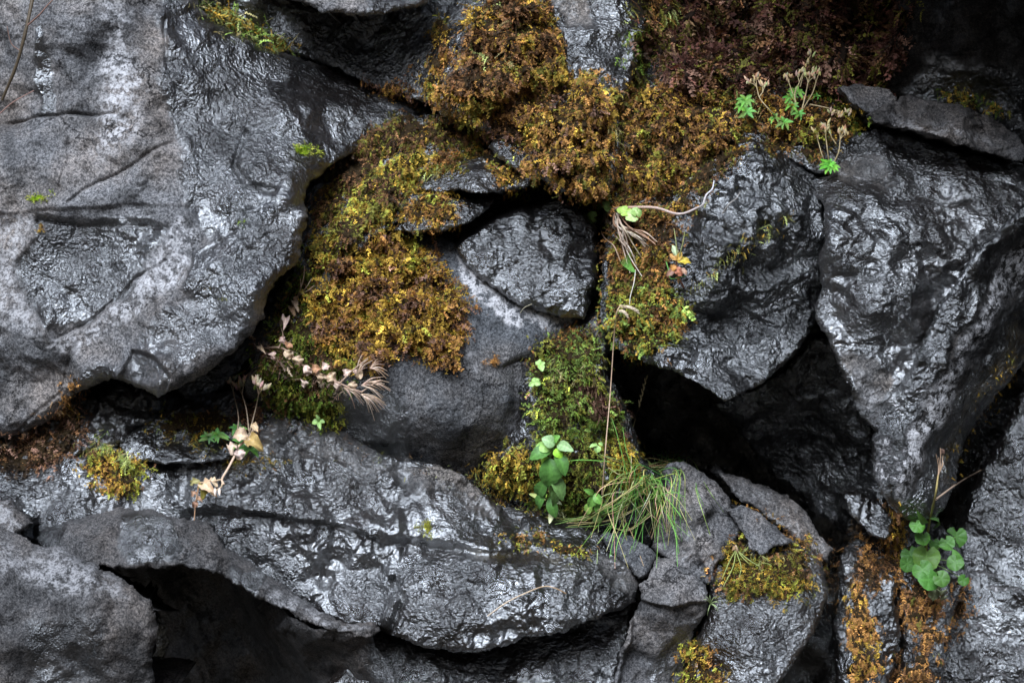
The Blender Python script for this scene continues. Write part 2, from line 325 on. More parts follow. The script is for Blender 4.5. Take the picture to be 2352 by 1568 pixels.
rock('rock', 'dark mossy rock face curving under the right edge of the huge left boulder', [(870, 262), (1000, 258), (1090, 272), (1130, 310), (1060, 360), (1000, 400), (965, 440), (930, 520), (880, 545), (830, 590), (760, 640), (700, 700), (610, 800), (560, 850), (480, 920), (430, 915), (400, 880), (560, 740), (600, 660), (640, 560), (690, 520), (690, 400), (760, 330)], -.22,
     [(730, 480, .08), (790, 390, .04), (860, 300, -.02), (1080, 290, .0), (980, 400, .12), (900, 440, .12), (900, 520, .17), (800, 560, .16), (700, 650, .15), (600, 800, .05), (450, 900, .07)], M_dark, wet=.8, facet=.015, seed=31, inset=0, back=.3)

rock('boulder', 'smooth dry grey triangular boulder in the centre under the orange moss', [(700, 700), (760, 600), (880, 520), (950, 535), (1010, 540), (1100, 590), (1170, 645), (1250, 690), (1350, 712), (1350, 790), (1330, 850), (1290, 900), (1260, 960), (1220, 1040), (1200, 1140), (1120, 1200), (1000, 1190), (850, 1150), (740, 1080), (600, 1010), (560, 900), (600, 780)], -.02,
     [(900, 540, -.09), (1075, 600, -.06), (1200, 690, -.05), (1320, 720, -.06), (1040, 680, .01), (1100, 690, .01), (1160, 765, .015), (1240, 765, -.01), (1060, 800, .05), (1250, 790, -.03), (950, 880, .06), (1060, 900, .07), (1170, 900, .04), (1210, 850, .0), (900, 980, .02), (1040, 1000, .06), (1150, 1030, -.06), (1000, 1090, -.12), (860, 1070, -.14), (1100, 1150, -.16), (640, 980, -.16), (780, 920, .04), (700, 780, .06), (620, 880, .05), (740, 700, .04), (1300, 860, -.12)],
     M_smooth, rim=(20, .02), facet=.008, fs=150, seed=42, wet=.12, inset=.05,
     wets=[([(760, 850), (900, 850), (940, 1000), (930, 1080), (770, 1060), (720, 900)], .95, 24), ([(1040, 600), (1110, 665), (1180, 715), (1310, 745), (1250, 760), (1150, 745), (1080, 680)], .0, 6)],
     pales=[([(1040, 570), (1110, 620), (1200, 680), (1360, 720), (1300, 760), (1240, 762), (1185, 758), (1125, 702), (1066, 656), (1040, 610)], 1.3, 5), ([(1060, 740), (1090, 760), (1085, 860), (1070, 850)], .5, 14), ([(1150, 980), (1180, 940), (1200, 880), (1230, 880), (1180, 1040), (1140, 1070)], .6, 12)],
     lifts=[([(1200, 820), (1330, 790), (1330, 900), (1250, 950), (1190, 1040), (1160, 1000), (1180, 900), (1150, 850)], -.02, 30)],
     cracks=[([(1160, 845), (1190, 830), (1230, 832)], 3.4, 0.0096), ([(1020, 860), (1045, 880), (1050, 910)], 3.4, 0.0060)])

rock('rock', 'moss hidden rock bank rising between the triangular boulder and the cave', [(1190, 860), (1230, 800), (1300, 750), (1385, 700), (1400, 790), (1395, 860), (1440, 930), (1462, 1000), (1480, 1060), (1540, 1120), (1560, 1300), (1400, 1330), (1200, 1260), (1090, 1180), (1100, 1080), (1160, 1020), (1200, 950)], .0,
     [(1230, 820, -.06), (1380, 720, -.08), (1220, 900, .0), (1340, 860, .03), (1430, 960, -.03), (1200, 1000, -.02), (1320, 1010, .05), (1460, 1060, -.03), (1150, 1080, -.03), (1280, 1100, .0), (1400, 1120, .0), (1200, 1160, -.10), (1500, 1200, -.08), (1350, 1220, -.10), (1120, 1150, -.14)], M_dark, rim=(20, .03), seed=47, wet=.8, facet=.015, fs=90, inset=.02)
rock('rock', 'dark sloping ledge under the tip of the left boulder', [(270, 1010), (330, 970), (390, 930), (460, 905), (560, 900), (640, 930), (700, 975), (640, 1010), (500, 1060), (300, 1060)], -.03,
     [(400, 930, -.07), (560, 910, -.07), (660, 980, -.02), (500, 980, .0), (320, 1000, .0), (400, 1040, .05)], M_dark, rim=(14, .02), seed=49, wet=.8, facet=.012, fs=70)
rock('boulder', 'hanging wedge shaped boulder with glossy wet wrinkled face, dark gap beneath', [(1036, 562), (1070, 532), (1130, 498), (1175, 470), (1240, 456), (1292, 440), (1340, 470), (1375, 510), (1384, 560), (1372, 640), (1352, 700), (1344, 736), (1290, 728), (1240, 714), (1192, 696), (1150, 672), (1105, 642), (1065, 604)], .0,
     [(1040, 565, -.03), (1130, 500, -.08), (1290, 445, -.14), (1375, 520, -.10), (1240, 540, -.06), (1150, 590, -.025), (1260, 620, -.015), (1200, 665, .0), (1350, 620, -.03), (1340, 735, .0), (1110, 640, .0)],
     M_wedge, rim=(20, .04), facet=.012, fs=90, seed=53, wet=1, inset=.22, back=.3, rough=1.5)

rock('rock', 'small wet ledge rock above the thin black crack, moss on top', [(962, 428), (985, 395), (1040, 372), (1100, 350), (1150, 330), (1200, 325), (1240, 380), (1215, 425), (1145, 443), (1090, 442), (1040, 436), (990, 438)], .0,
     [(980, 430, -.03), (1060, 380, -.07), (1200, 335, -.1), (1130, 400, -.02), (1140, 440, .0), (1050, 430, .0), (1220, 400, -.03)], M_wet, rim=(14, .02), facet=.008, fs=70, seed=61, wet=1, algs=[([(1110, 360), (1160, 350), (1210, 420), (1150, 430)], .9, 15)])
rock('rock', 'low wet rock under the thin black crack with orange moss on its left', [(902, 528), (915, 480), (940, 444), (985, 434), (1060, 452), (1138, 452), (1120, 480), (1075, 510), (1010, 530), (950, 534)], .0,
     [(905, 525, -.03), (940, 450, -.06), (1130, 455, -.06), (1040, 490, .0), (960, 520, .0)], M_wet, rim=(16, .02), facet=.008, fs=70, seed=67, wet=1)
rock('rock', 'small black glossy rock set among moss above the ledge rock', [(1118, 335), (1150, 300), (1205, 275), (1235, 300), (1228, 385), (1190, 395), (1150, 365)], .01,
     [(1130, 330, -.04), (1220, 290, -.05), (1180, 340, -.01), (1220, 385, .0)], M_wet, rim=(12, .02), facet=.01, fs=60, seed=71, wet=1)

rock('boulder', 'moss covered boulder at top centre between black hollow and upper wet rock', [(955, 185), (985, 120), (1005, 60), (1030, -20), (1060, -140), (1240, -140), (1285, 20), (1305, 90), (1312, 180), (1250, 225), (1225, 300), (1160, 320), (1080, 285), (1010, 255)], -.06,
     [(1000, 20, -.16), (1120, -60, -.2), (1100, 60, -.04), (1200, 60, -.02), (1280, 100, -.06), (1050, 160, .0), (1180, 180, .05), (1100, 260, .02), (1220, 260, .0), (980, 200, -.05)], M_dark, rim=(24, .04), seed=77, wet=.9, facet=.02)
rock('boulder', 'moss shrouded round boulder hanging right above the wedge shaped boulder', [(1212, 300), (1240, 240), (1300, 200), (1350, 160), (1400, 200), (1430, 280), (1430, 360), (1400, 440), (1340, 450), (1280, 440), (1220, 400), (1200, 350)], .04,
     [(1230, 290, -.06), (1340, 190, -.1), (1420, 260, -.07), (1300, 300, .02), (1380, 330, .02), (1280, 400, .05), (1360, 430, .04)], M_dark, rim=(20, .04), seed=79, wet=.9, facet=.015)
rock('boulder', 'upper wet blue grey boulder between the moss mound and the red brown plants', [(1225, -140), (1480, -140), (1470, -10), (1500, 40), (1470, 90), (1455, 180), (1430, 240), (1380, 240), (1330, 210), (1290, 160), (1300, 110), (1275, 50)], -.08,
     [(1250, -100, -.14), (1440, -100, -.14), (1330, 30, -.06), (1420, 60, -.04), (1300, 100, -.02), (1380, 150, .04), (1430, 220, .02)], M_wet, rim=(14, .02), seed=83, wet=1, wets=[([(1200, -140), (1330, -140), (1360, 50), (1290, 60)], .3, 14)], facet=.02, fs=110)
rock('rock', 'flat light grey rock cut off by the top edge over a black hollow', [(540, -140), (1000, -140), (985, 0), (955, 18), (880, 28), (835, 38), (785, 34), (735, 28), (690, 4), (640, -4), (580, -12)], -.02,
     [(600, -60, -.04), (900, -60, -.04), (800, 20, .02), (950, 0, 0), (600, -5, 0)], M_dry, rim=(16, .03), seed=87, wet=.2, wets=[([(840, -20), (1000, -60), (990, 20), (850, 50)], .9, 10)], facet=.015, back=.5)
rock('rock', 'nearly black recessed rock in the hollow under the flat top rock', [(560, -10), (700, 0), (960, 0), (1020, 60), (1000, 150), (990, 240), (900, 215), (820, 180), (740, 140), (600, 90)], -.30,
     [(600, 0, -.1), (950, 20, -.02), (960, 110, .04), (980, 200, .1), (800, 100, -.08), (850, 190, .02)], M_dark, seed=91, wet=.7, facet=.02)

rock('boulder', 'broad sloping boulder under the brown moss at upper right', [(1400, 300), (1430, 230), (1470, 150), (1540, 60), (1700, 90), (1880, 150), (1960, 180), (2000, 250), (1985, 300), (1958, 350), (1935, 400), (1870, 400), (1800, 360), (1800, 420), (1700, 440), (1620, 500), (1500, 560), (1400, 520)], -.04,
     [(1420, 260, -.06), (1540, 100, -.22), (1880, 170, -.22), (1980, 250, -.16), (1700, 220, -.10), (1560, 260, -.03), (1480, 350, .02), (1640, 340, .02), (1780, 310, .0), (1900, 340, -.04), (1930, 390, -.02), (1500, 450, .04)], M_wet, rim=(14, .02), seed=97, wet=.9, facet=.015, back=.4)
rock('boulder', 'black wet boulder overhanging the cave with glinting lower left flank', [(1385, 600), (1400, 540), (1470, 460), (1560, 420), (1640, 360), (1700, 325), (1745, 318), (1800, 348), (1880, 394), (1900, 450), (1906, 520), (1896, 600), (1900, 660), (1880, 740), (1850, 790), (1790, 850), (1730, 890), (1650, 918), (1600, 880), (1560, 858), (1480, 832), (1420, 800), (1380, 740)], .05,
     [(1400, 560, -.03), (1560, 430, -.03), (1740, 325, -.05), (1860, 400, -.05), (1640, 430, .03), (1780, 400, .02), (1700, 500, .10), (1870, 560, -.03), (1500, 600, .02), (1600, 620, .06), (1680, 640, .05), (1760, 620, .02), (1450, 740, .04), (1540, 740, .04), (1640, 750, .01), (1740, 740, -.05), (1480, 820, .07), (1560, 840, .11), (1650, 900, .13), (1740, 860, .03), (1840, 740, -.05), (1880, 660, -.05)],
     M_black, rim=(14, .02), seed=101, wet=1, facet=.03, fs=80, mac=.018, rough=2.0, inset=.04, back=.6,
     wets=[([(1700, 320), (1880, 390), (1860, 440), (1740, 380)], .7, 14)])
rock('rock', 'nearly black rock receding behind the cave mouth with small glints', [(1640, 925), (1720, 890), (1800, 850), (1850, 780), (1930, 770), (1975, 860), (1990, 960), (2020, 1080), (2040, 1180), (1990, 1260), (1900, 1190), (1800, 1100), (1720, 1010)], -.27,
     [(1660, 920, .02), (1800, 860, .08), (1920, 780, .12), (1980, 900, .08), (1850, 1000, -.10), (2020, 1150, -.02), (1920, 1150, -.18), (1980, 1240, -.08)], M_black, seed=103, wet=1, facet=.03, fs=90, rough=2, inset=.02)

rock('boulder', 'large dark boulder deep in shade at the upper right corner', [(2060, -140), (2520, -140), (2520, 360), (2370, 360), (2330, 300), (2250, 262), (2120, 225), (2050, 215), (2030, 120), (2085, 40)], -.10,
     [(2080, -80, -.1), (2450, -80, -.02), (2100, 150, -.06), (2250, 200, -.06), (2200, 40, -.02), (2400, 280, -.1), (2330, 100, -.02)], M_black, seed=107, wet=.25, wets=[([(2150, 130), (2352, 160), (2400, 300), (2250, 250), (2100, 220)], .9, 20)], facet=.025, fs=190)
rock('rock', 'small flat grey rock wedged between green moss and the upper right shadow', [(1925, 200), (1970, 190), (2040, 205), (2062, 225), (2030, 250), (1990, 262), (1955, 240)], -.07, [(1930, 200, 0), (2050, 220, 0), (1990, 255, .03)], M_dry, rim=(8, .01), facet=.004, seed=109, wet=.2)
rock('rock', 'pale ridged cap rock with a crack on top of the right boulder', [(2000, 262), (2030, 240), (2068, 225), (2105, 208), (2140, 225), (2200, 235), (2300, 262), (2345, 300), (2368, 352), (2345, 372), (2250, 345), (2160, 320), (2080, 292), (2010, 285)], .02,
     [(2010, 270, -.02), (2110, 215, -.08), (2330, 290, -.06), (2200, 280, -.01), (2350, 350, .0), (2100, 275, .0), (2250, 325, .0)], M_brown, rim=(10, .015), facet=.028, fs=60, seed=111, wet=.1, pales=[([(2020, 262), (2180, 285), (2300, 320), (2200, 315), (2050, 285)], .4, 12)], cracks=[([(2122, 225), (2150, 262), (2165, 300)], 3.4, 0.0180)])
rock('boulder', 'glossy blue grey boulder tapering to a dry tip at the right', [(1990, 290), (2040, 284), (2100, 296), (2180, 322), (2260, 345), (2345, 372), (2440, 360), (2440, 470), (2380, 510), (2310, 560), (2260, 620), (2210, 680), (2180, 740), (2150, 800), (2110, 890), (2080, 960), (2030, 1010), (1968, 960), (1940, 890), (1915, 830), (1890, 770), (1868, 740), (1884, 660), (1872, 590), (1888, 520), (1888, 460), (1840, 425), (1860, 400), (1920, 395), (1948, 350), (1972, 310)], .04,
     [(2000, 300, -.13), (2200, 330, -.13), (2400, 390, -.12), (1870, 410, -.08), (1960, 400, -.07), (2080, 400, -.06), (2250, 430, -.03), (1900, 480, .05), (2000, 520, .07), (2130, 520, .07), (2220, 560, .04), (1900, 620, .07), (2000, 660, .10), (2100, 700, .06), (1920, 760, .08), (2010, 800, .10), (2060, 840, .06), (1980, 930, .08), (2120, 460, .0), (1880, 720, .03)],
     M_wet, rim=(13, .02), seed=113, wet=.95, facet=.03, fs=110, inset=.05, back=.45, rough=1.3,
     wets=[([(1940, 350), (2040, 360), (2080, 430), (1980, 430), (1900, 410)], .35, 18), ([(1930, 800), (1960, 800), (2040, 870), (2000, 960), (1950, 930)], .1, 12)],
     pales=[([(1940, 840), (2000, 880), (2040, 920), (2000, 990), (1960, 950)], .4, 12), ([(1945, 385), (1985, 410), (2000, 425), (1950, 400)], .7, 6)],
     cracks=[([(2110, 400), (2125, 450), (2180, 470), (2230, 462)], 3.4, 0.0180), ([(2060, 560), (2110, 600), (2150, 580)], 3.4, 0.0090), ([(1890, 450), (1900, 520), (1935, 560)], 3.4, 0.0072)])
rock('boulder', 'tall dark slanting slab with pale streaks along the right edge', [(2520, 340), (2400, 425), (2330, 480), (2290, 530), (2235, 585), (2175, 665), (2150, 700), (2120, 770), (2070, 870), (2020, 960), (1996, 1010), (2000, 1080), (2020, 1140), (2058, 1178), (2100, 1200), (2160, 1200), (2215, 1130), (2260, 1010), (2320, 920), (2520, 700)], .10,
     [(2480, 400, .03), (2290, 540, .03), (2120, 790, .04), (2010, 1010, .03), (2060, 1160, .02), (2150, 1190, -.06), (2250, 1000, -.17), (2400, 800, -.20), (2380, 620, -.08), (2230, 760, .045), (2140, 930, .04), (2080, 1060, .05), (2450, 520, .0)],
     M_black, rim=(14, .03), seed=117, wet=.75, facet=.02, fs=110, inset=.05,
     wets=[([(2380, 520), (2420, 600), (2200, 900), (2100, 1140), (2040, 1150), (2090, 1000), (2150, 850), (2220, 740)], .1, 14)],
     pales=[([(2390, 500), (2420, 560), (2240, 800), (2190, 860), (2220, 760), (2300, 640)], .9, 14), ([(2180, 830), (2190, 900), (2120, 1060), (2070, 1160), (2030, 1130), (2060, 1040), (2110, 920)], 1.1, 12), ([(2000, 1010), (2040, 1000), (2060, 1080), (2040, 1150), (2010, 1110)], .9, 10)],
     algs=[([(2352, 740), (2380, 820), (2250, 960), (2180, 1100), (2160, 1090), (2220, 940)], .9, 14)])
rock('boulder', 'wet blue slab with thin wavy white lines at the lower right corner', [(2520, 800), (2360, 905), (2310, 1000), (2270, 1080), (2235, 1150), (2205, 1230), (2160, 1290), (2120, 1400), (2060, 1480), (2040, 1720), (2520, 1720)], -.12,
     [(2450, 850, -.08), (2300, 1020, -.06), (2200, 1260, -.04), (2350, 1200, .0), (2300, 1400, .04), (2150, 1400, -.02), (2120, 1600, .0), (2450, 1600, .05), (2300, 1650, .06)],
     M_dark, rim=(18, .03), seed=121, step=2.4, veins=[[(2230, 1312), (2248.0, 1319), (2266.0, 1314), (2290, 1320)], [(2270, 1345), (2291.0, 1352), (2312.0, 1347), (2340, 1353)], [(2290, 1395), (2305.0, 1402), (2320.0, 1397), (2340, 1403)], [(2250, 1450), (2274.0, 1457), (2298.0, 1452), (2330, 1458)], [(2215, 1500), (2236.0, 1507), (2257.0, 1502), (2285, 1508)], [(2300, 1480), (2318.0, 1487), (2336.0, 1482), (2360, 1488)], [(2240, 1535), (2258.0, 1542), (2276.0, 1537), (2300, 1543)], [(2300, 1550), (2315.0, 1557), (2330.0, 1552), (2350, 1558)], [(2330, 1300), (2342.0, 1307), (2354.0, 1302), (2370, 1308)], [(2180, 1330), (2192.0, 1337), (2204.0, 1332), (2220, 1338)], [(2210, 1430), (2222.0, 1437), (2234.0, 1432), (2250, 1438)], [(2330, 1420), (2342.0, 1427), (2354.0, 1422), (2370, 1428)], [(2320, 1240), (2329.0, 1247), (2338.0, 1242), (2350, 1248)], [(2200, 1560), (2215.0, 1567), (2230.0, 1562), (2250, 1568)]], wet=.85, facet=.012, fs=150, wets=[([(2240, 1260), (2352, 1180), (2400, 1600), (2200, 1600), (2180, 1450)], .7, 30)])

rock('boulder', 'long glossy wet boulder sloping down across the lower centre', [(-160, 1180), (-100, 1080), (0, 1050), (110, 1030), (200, 1015), (300, 1008), (400, 1000), (500, 1000), (590, 965), (615, 942), (680, 955), (740, 975), (810, 1010), (870, 1050), (960, 1062), (1010, 1075), (1060, 1095), (1105, 1130), (1150, 1165), (1220, 1190), (1310, 1205), (1390, 1232), (1412, 1270), (1450, 1302), (1468, 1340), (1462, 1385), (1430, 1400), (1330, 1420), (1300, 1445), (1210, 1452), (1150, 1478), (1060, 1488), (985, 1482), (920, 1460), (870, 1440), (800, 1430), (640, 1380), (500, 1300), (300, 1290), (100, 1260), (-160, 1260)], .08,
     [(-100, 1120, -.10), (200, 1030, -.13), (400, 1010, -.15), (620, 960, -.14), (850, 1050, -.10), (1060, 1100, -.09), (1300, 1210, -.08), (1400, 1250, -.06), (480, 1080, -.08), (700, 1100, -.05), (900, 1160, -.02), (1100, 1210, -.02), (1250, 1250, -.02), (500, 1175, .0), (700, 1195, .055), (900, 1235, .05), (1100, 1265, .05), (1300, 1290, .04), (1420, 1320, .02),
      (560, 1280, .01), (750, 1310, .045), (950, 1330, .08), (1150, 1340, .11), (1350, 1350, .09), (1450, 1370, .02), (860, 1400, .07), (1000, 1450, .09), (1200, 1430, .12), (1350, 1400, .09), (200, 1150, -.04), (0, 1180, -.02), (300, 1240, -.01)],
     M_wet, rim=(14, .022), seed=127, wet=1, facet=.026, fs=110, inset=.08, back=.4, rough=1.6,
     wets=[([(600, 940), (740, 970), (860, 1045), (1040, 1085), (1150, 1165), (1100, 1190), (900, 1110), (700, 1060), (560, 1040)], .45, 14), ([(1360, 1270), (1420, 1275), (1470, 1340), (1460, 1390), (1400, 1340)], .4, 12), ([(920, 1065), (1010, 1070), (1110, 1130), (1080, 1150), (960, 1090)], .15, 8)],
     algs=[([(430, 1030), (620, 1020), (640, 1070), (500, 1080)], .8, 20), ([(980, 1240), (1120, 1250), (1340, 1290), (1300, 1305), (1100, 1275)], .6, 10)],
     lifts=[([(420, 1178), (560, 1178), (740, 1200), (860, 1238), (1000, 1248), (1120, 1262), (1350, 1285), (1500, 1340), (1500, 1560), (400, 1560)], -.045, 34), ([(1000, 1268), (1350, 1290), (1480, 1340), (1480, 1500), (900, 1500), (880, 1400), (930, 1330)], .03, 26)],
     cracks=[([(600, 1010), (680, 1035), (750, 1070), (820, 1100)], 3.4, 0.0096), ([(900, 1330), (930, 1370), (900, 1440), (860, 1470)], 9.0, 0.0350), ([(560, 1180), (740, 1200), (860, 1240)], 8.0, 0.0200), ([(1380, 1270), (1420, 1290)], 3.0, 0.0060), ([(1040, 1100), (1100, 1150), (1210, 1195)], 3.4, 0.0036)])
rock('rock', 'dark wet rock below the long glossy boulder at the bottom edge', [(830, 1450), (900, 1470), (1000, 1490), (1100, 1480), (1210, 1450), (1330, 1425), (1462, 1390), (1450, 1460), (1415, 1560), (1400, 1720), (700, 1720), (760, 1560)], .03,
     [(860, 1470, -.04), (1100, 1490, -.10), (1440, 1410, -.10), (1000, 1540, .0), (1200, 1530, .0), (1400, 1500, -.04), (1100, 1680, .08), (800, 1650, .05)], M_wet, rim=(16, .03), seed=131, wet=1, facet=.016, fs=100, rough=1.8, inset=.05)
rock('boulder', 'lighter brown grey rock band arching over the black hollow at lower left', [(-60, 1225), (60, 1240), (90, 1215), (160, 1200), (250, 1172), (330, 1178), (400, 1195), (470, 1205), (510, 1262), (560, 1290), (640, 1345), (730, 1405), (800, 1435), (862, 1428), (868, 1450), (852, 1464), (830, 1462), (740, 1440), (640, 1395), (560, 1350), (500, 1318), (420, 1300), (350, 1305), (250, 1298), (160, 1292), (100, 1262)], .16,
     [(60, 1240, -.05), (250, 1180, -.07), (470, 1210, -.06), (250, 1260, .02), (400, 1260, .02), (560, 1310, .0), (740, 1415, .0), (860, 1440, -.01), (640, 1380, .03), (830, 1455, .02), (150, 1285, .02), (420, 1295, .04)],
     M_brown, rim=(16, .03), seed=137, wet=.2, facet=.022, fs=80, inset=.02, back=.3, wets=[([(270, 1190), (380, 1200), (420, 1260), (340, 1290), (270, 1250)], .8, 14), ([(50, 1225), (150, 1215), (150, 1280), (90, 1260)], .8, 12), ([(540, 1290), (600, 1320), (580, 1370), (540, 1340)], .8, 10), ([(880, 1480), (1000, 1560), (1000, 1720), (880, 1640)], .8, 14)],
     pales=[([(600, 1340), (740, 1415), (850, 1445), (740, 1440), (620, 1370)], .5, 10)])
rock('rock', 'dim rock face diving back into the black hollow beneath the brown grey band', [(180, 1285), (420, 1285), (520, 1300), (640, 1370), (740, 1415), (862, 1425), (890, 1480), (940, 1560), (1000, 1720), (280, 1720), (300, 1500)], -.10,
     [(250, 1290, -.35), (340, 1320, -.5), (420, 1300, -.42), (560, 1340, -.2), (560, 1500, -.42), (450, 1500, -.55), (640, 1400, .10), (700, 1430, .20), (850, 1450, .23), (880, 1520, .20), (760, 1500, .08), (700, 1600, -.10), (860, 1680, .06), (400, 1650, -.6), (620, 1650, -.4)], M_brown, rim=(10, .01), seed=139, wet=.3, facet=.03, fs=100, wets=[([(860, 1440), (1000, 1560), (1000, 1720), (880, 1640)], .8, 14)])
rock('boulder', 'blurred grey boulder close up in the bottom left corner', [(-180, 1180), (-60, 1205), (30, 1238), (75, 1262), (135, 1262), (175, 1290), (250, 1318), (290, 1350), (335, 1385), (352, 1420), (350, 1470), (340, 1540), (335, 1720), (-180, 1720)], .42,
     [(-120, 1200, -.06), (60, 1270, -.05), (240, 1325, -.03), (330, 1400, -.03), (0, 1350, .04), (150, 1350, .03), (260, 1420, .03), (200, 1500, .0), (60, 1500, .03), (330, 1600, -.06), (100, 1700, .0)],
     M_brown, rim=(18, .03), seed=149, wet=.1, facet=.022, fs=120, inset=.1, back=.7, wets=[([(60, 1420), (220, 1400), (260, 1560), (60, 1600)], .5, 30)], pales=[([(-40, 1250), (120, 1275), (250, 1330), (300, 1380), (200, 1370), (60, 1330)], .5, 20)], step=4)
rock('rock', 'small light brown rock corner at the left edge above the close up boulder', [(-140, 1120), (-20, 1150), (30, 1172), (72, 1205), (40, 1222), (0, 1235), (-140, 1240)], .22, [(-60, 1150, -.03), (50, 1205, -.02), (-40, 1220, .02)], M_brown, rim=(10, .02), seed=151, wet=.05, facet=.006, pales=[([(0, 1150), (70, 1200), (40, 1215), (-20, 1180)], .5, 8)])
rock('rock', 'wet angular rock tucked under the left boulder beside brown soil', [(165, 1010), (190, 960), (215, 915), (262, 880), (330, 895), (400, 912), (430, 922), (395, 950), (350, 975), (300, 1000), (260, 1030), (180, 1040)], -.06,
     [(200, 940, -.04), (270, 890, -.06), (420, 920, -.08), (240, 960, .02), (300, 950, .0), (230, 1010, .03), (330, 985, .0)], M_wet, rim=(14, .03), facet=.03, fs=60, seed=153, wet=1)
rock('rock', 'dark soil covered rock at the left edge below the huge boulder', [(-160, 1010), (0, 985), (80, 960), (140, 920), (180, 890), (215, 920), (200, 980), (180, 1030), (250, 1060), (300, 1120), (200, 1170), (60, 1200), (-160, 1200)], -.02,
     [(-100, 1050, -.03), (150, 920, -.06), (190, 1000, .0), (60, 1040, -.04), (100, 1130, .02), (-60, 1170, .03), (260, 1110, .02)], M_dark, rim=(14, .03), facet=.02, fs=70, rough=2.5, seed=157, wet=.5, algs=[([(-60, 1010), (160, 940), (200, 1010), (100, 1080), (-60, 1080)], .6, 30)])
rock('rock', 'small triangular grey rock beside the crack under the grass tuft', [(1378, 1232), (1420, 1222), (1452, 1238), (1500, 1262), (1512, 1282), (1490, 1320), (1466, 1332), (1440, 1300), (1408, 1270)], .05, [(1400, 1235, -.03), (1500, 1270, -.02), (1460, 1310, .0)], M_smooth, rim=(9, .02), facet=.008, fs=50, seed=161, wet=.05)
rock('boulder', 'angular light grey block with dark lower half right of the long boulder', [(1512, 1285), (1545, 1290), (1580, 1312), (1618, 1340), (1632, 1362), (1628, 1400), (1600, 1450), (1592, 1500), (1560, 1600), (1550, 1720), (1400, 1720), (1412, 1560), (1430, 1480), (1452, 1420), (1474, 1380), (1470, 1345), (1488, 1328)], .09,
     [(1515, 1290, -.03), (1600, 1335, -.03), (1480, 1350, -.01), (1530, 1350, .02), (1600, 1390, .03), (1500, 1400, .05), (1560, 1410, .035), (1520, 1480, -.01), (1450, 1450, .0), (1440, 1600, .02), (1560, 1500, -.05), (1500, 1650, .0)], M_dry, rim=(10, .02), facet=.012, fs=70, seed=163, wet=.1, inset=.04, wets=[([(1540, 1430), (1620, 1400), (1600, 1520), (1480, 1720), (1470, 1560)], .45, 14)],
     lifts=[([(1470, 1382), (1540, 1390), (1590, 1378), (1640, 1380), (1620, 1700), (1380, 1720)], -.03, 10)])
rock('boulder', 'grey fractured boulder right of the grass tuft below the cave', [(1500, 1262), (1520, 1200), (1532, 1130), (1526, 1085), (1560, 1060), (1600, 1078), (1650, 1112), (1685, 1150), (1690, 1185), (1706, 1215), (1690, 1255), (1650, 1290), (1630, 1345), (1590, 1322), (1545, 1292)], .0,
     [(1530, 1090, -.06), (1600, 1080, -.07), (1690, 1170, -.06), (1540, 1180, -.02), (1610, 1160, .02), (1660, 1230, .01), (1570, 1260, .03), (1620, 1320, .02), (1520, 1250, -.03)], M_dry, rim=(10, .02), facet=.02, fs=70, seed=167, wet=.12, inset=.03,
     lifts=[([(1545, 1060), (1575, 1100), (1590, 1180), (1600, 1260), (1640, 1350), (1480, 1300), (1500, 1060)], -.02, 8)], wets=[([(1500, 1180), (1580, 1180), (1600, 1290), (1500, 1280)], .35, 14)])
rock('rock', 'flat pale grey slab tilted above the mossy round boulder', [(1672, 1172), (1700, 1160), (1748, 1178), (1782, 1208), (1828, 1246), (1800, 1256), (1770, 1256), (1748, 1276), (1722, 1262), (1708, 1228), (1690, 1195)], .03, [(1690, 1170, -.03), (1820, 1246, -.02), (1730, 1260, .01)], M_dry, rim=(7, .012), facet=.005, fs=50, seed=171, wet=0)
rock('rock', 'long dim grey slab behind the flat pale slab at the cave edge', [(1660, 1090), (1700, 1100), (1760, 1120), (1830, 1155), (1868, 1190), (1885, 1230), (1920, 1262), (1900, 1290), (1860, 1262), (1800, 1215), (1730, 1160), (1690, 1145)], -.08, [(1670, 1100, -.04), (1800, 1140, -.04), (1880, 1220, -.02), (1740, 1160, .0), (1900, 1280, .0)], M_dry, rim=(10, .02), facet=.01, fs=70, seed=173, wet=.3)
rock('boulder', 'round boulder capped with brown green moss and wet below at lower right', [(1632, 1340), (1640, 1290), (1665, 1245), (1690, 1225), (1750, 1235), (1820, 1240), (1875, 1262), (1900, 1300), (1908, 1360), (1892, 1420), (1860, 1470), (1825, 1510), (1790, 1560), (1780, 1720), (1540, 1720), (1575, 1560), (1600, 1470), (1630, 1400)], .05,
     [(1650, 1270, -.07), (1750, 1240, -.11), (1880, 1280, -.10), (1740, 1310, -.02), (1850, 1350, .0), (1890, 1400, -.02), (1660, 1380, .0), (1740, 1400, .05), (1700, 1480, .07), (1800, 1470, .04), (1620, 1500, .0), (1720, 1560, .08), (1700, 1700, .08), (1600, 1650, .04)],
     M_wet, rim=(20, .04), facet=.014, fs=90, seed=179, wet=.95, inset=.04, back=.45)
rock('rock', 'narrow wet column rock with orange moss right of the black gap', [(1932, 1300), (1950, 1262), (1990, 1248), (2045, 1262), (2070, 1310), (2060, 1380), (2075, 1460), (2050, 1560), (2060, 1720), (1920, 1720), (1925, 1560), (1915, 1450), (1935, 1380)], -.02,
     [(1950, 1275, -.05), (2040, 1275, -.06), (2000, 1340, .0), (2040, 1420, .0), (1950, 1450, .0), (2000, 1560, .03), (2030, 1700, .03)], M_dark, rim=(18, .04), facet=.016, fs=70, seed=181, wet=1, rough=1.8)
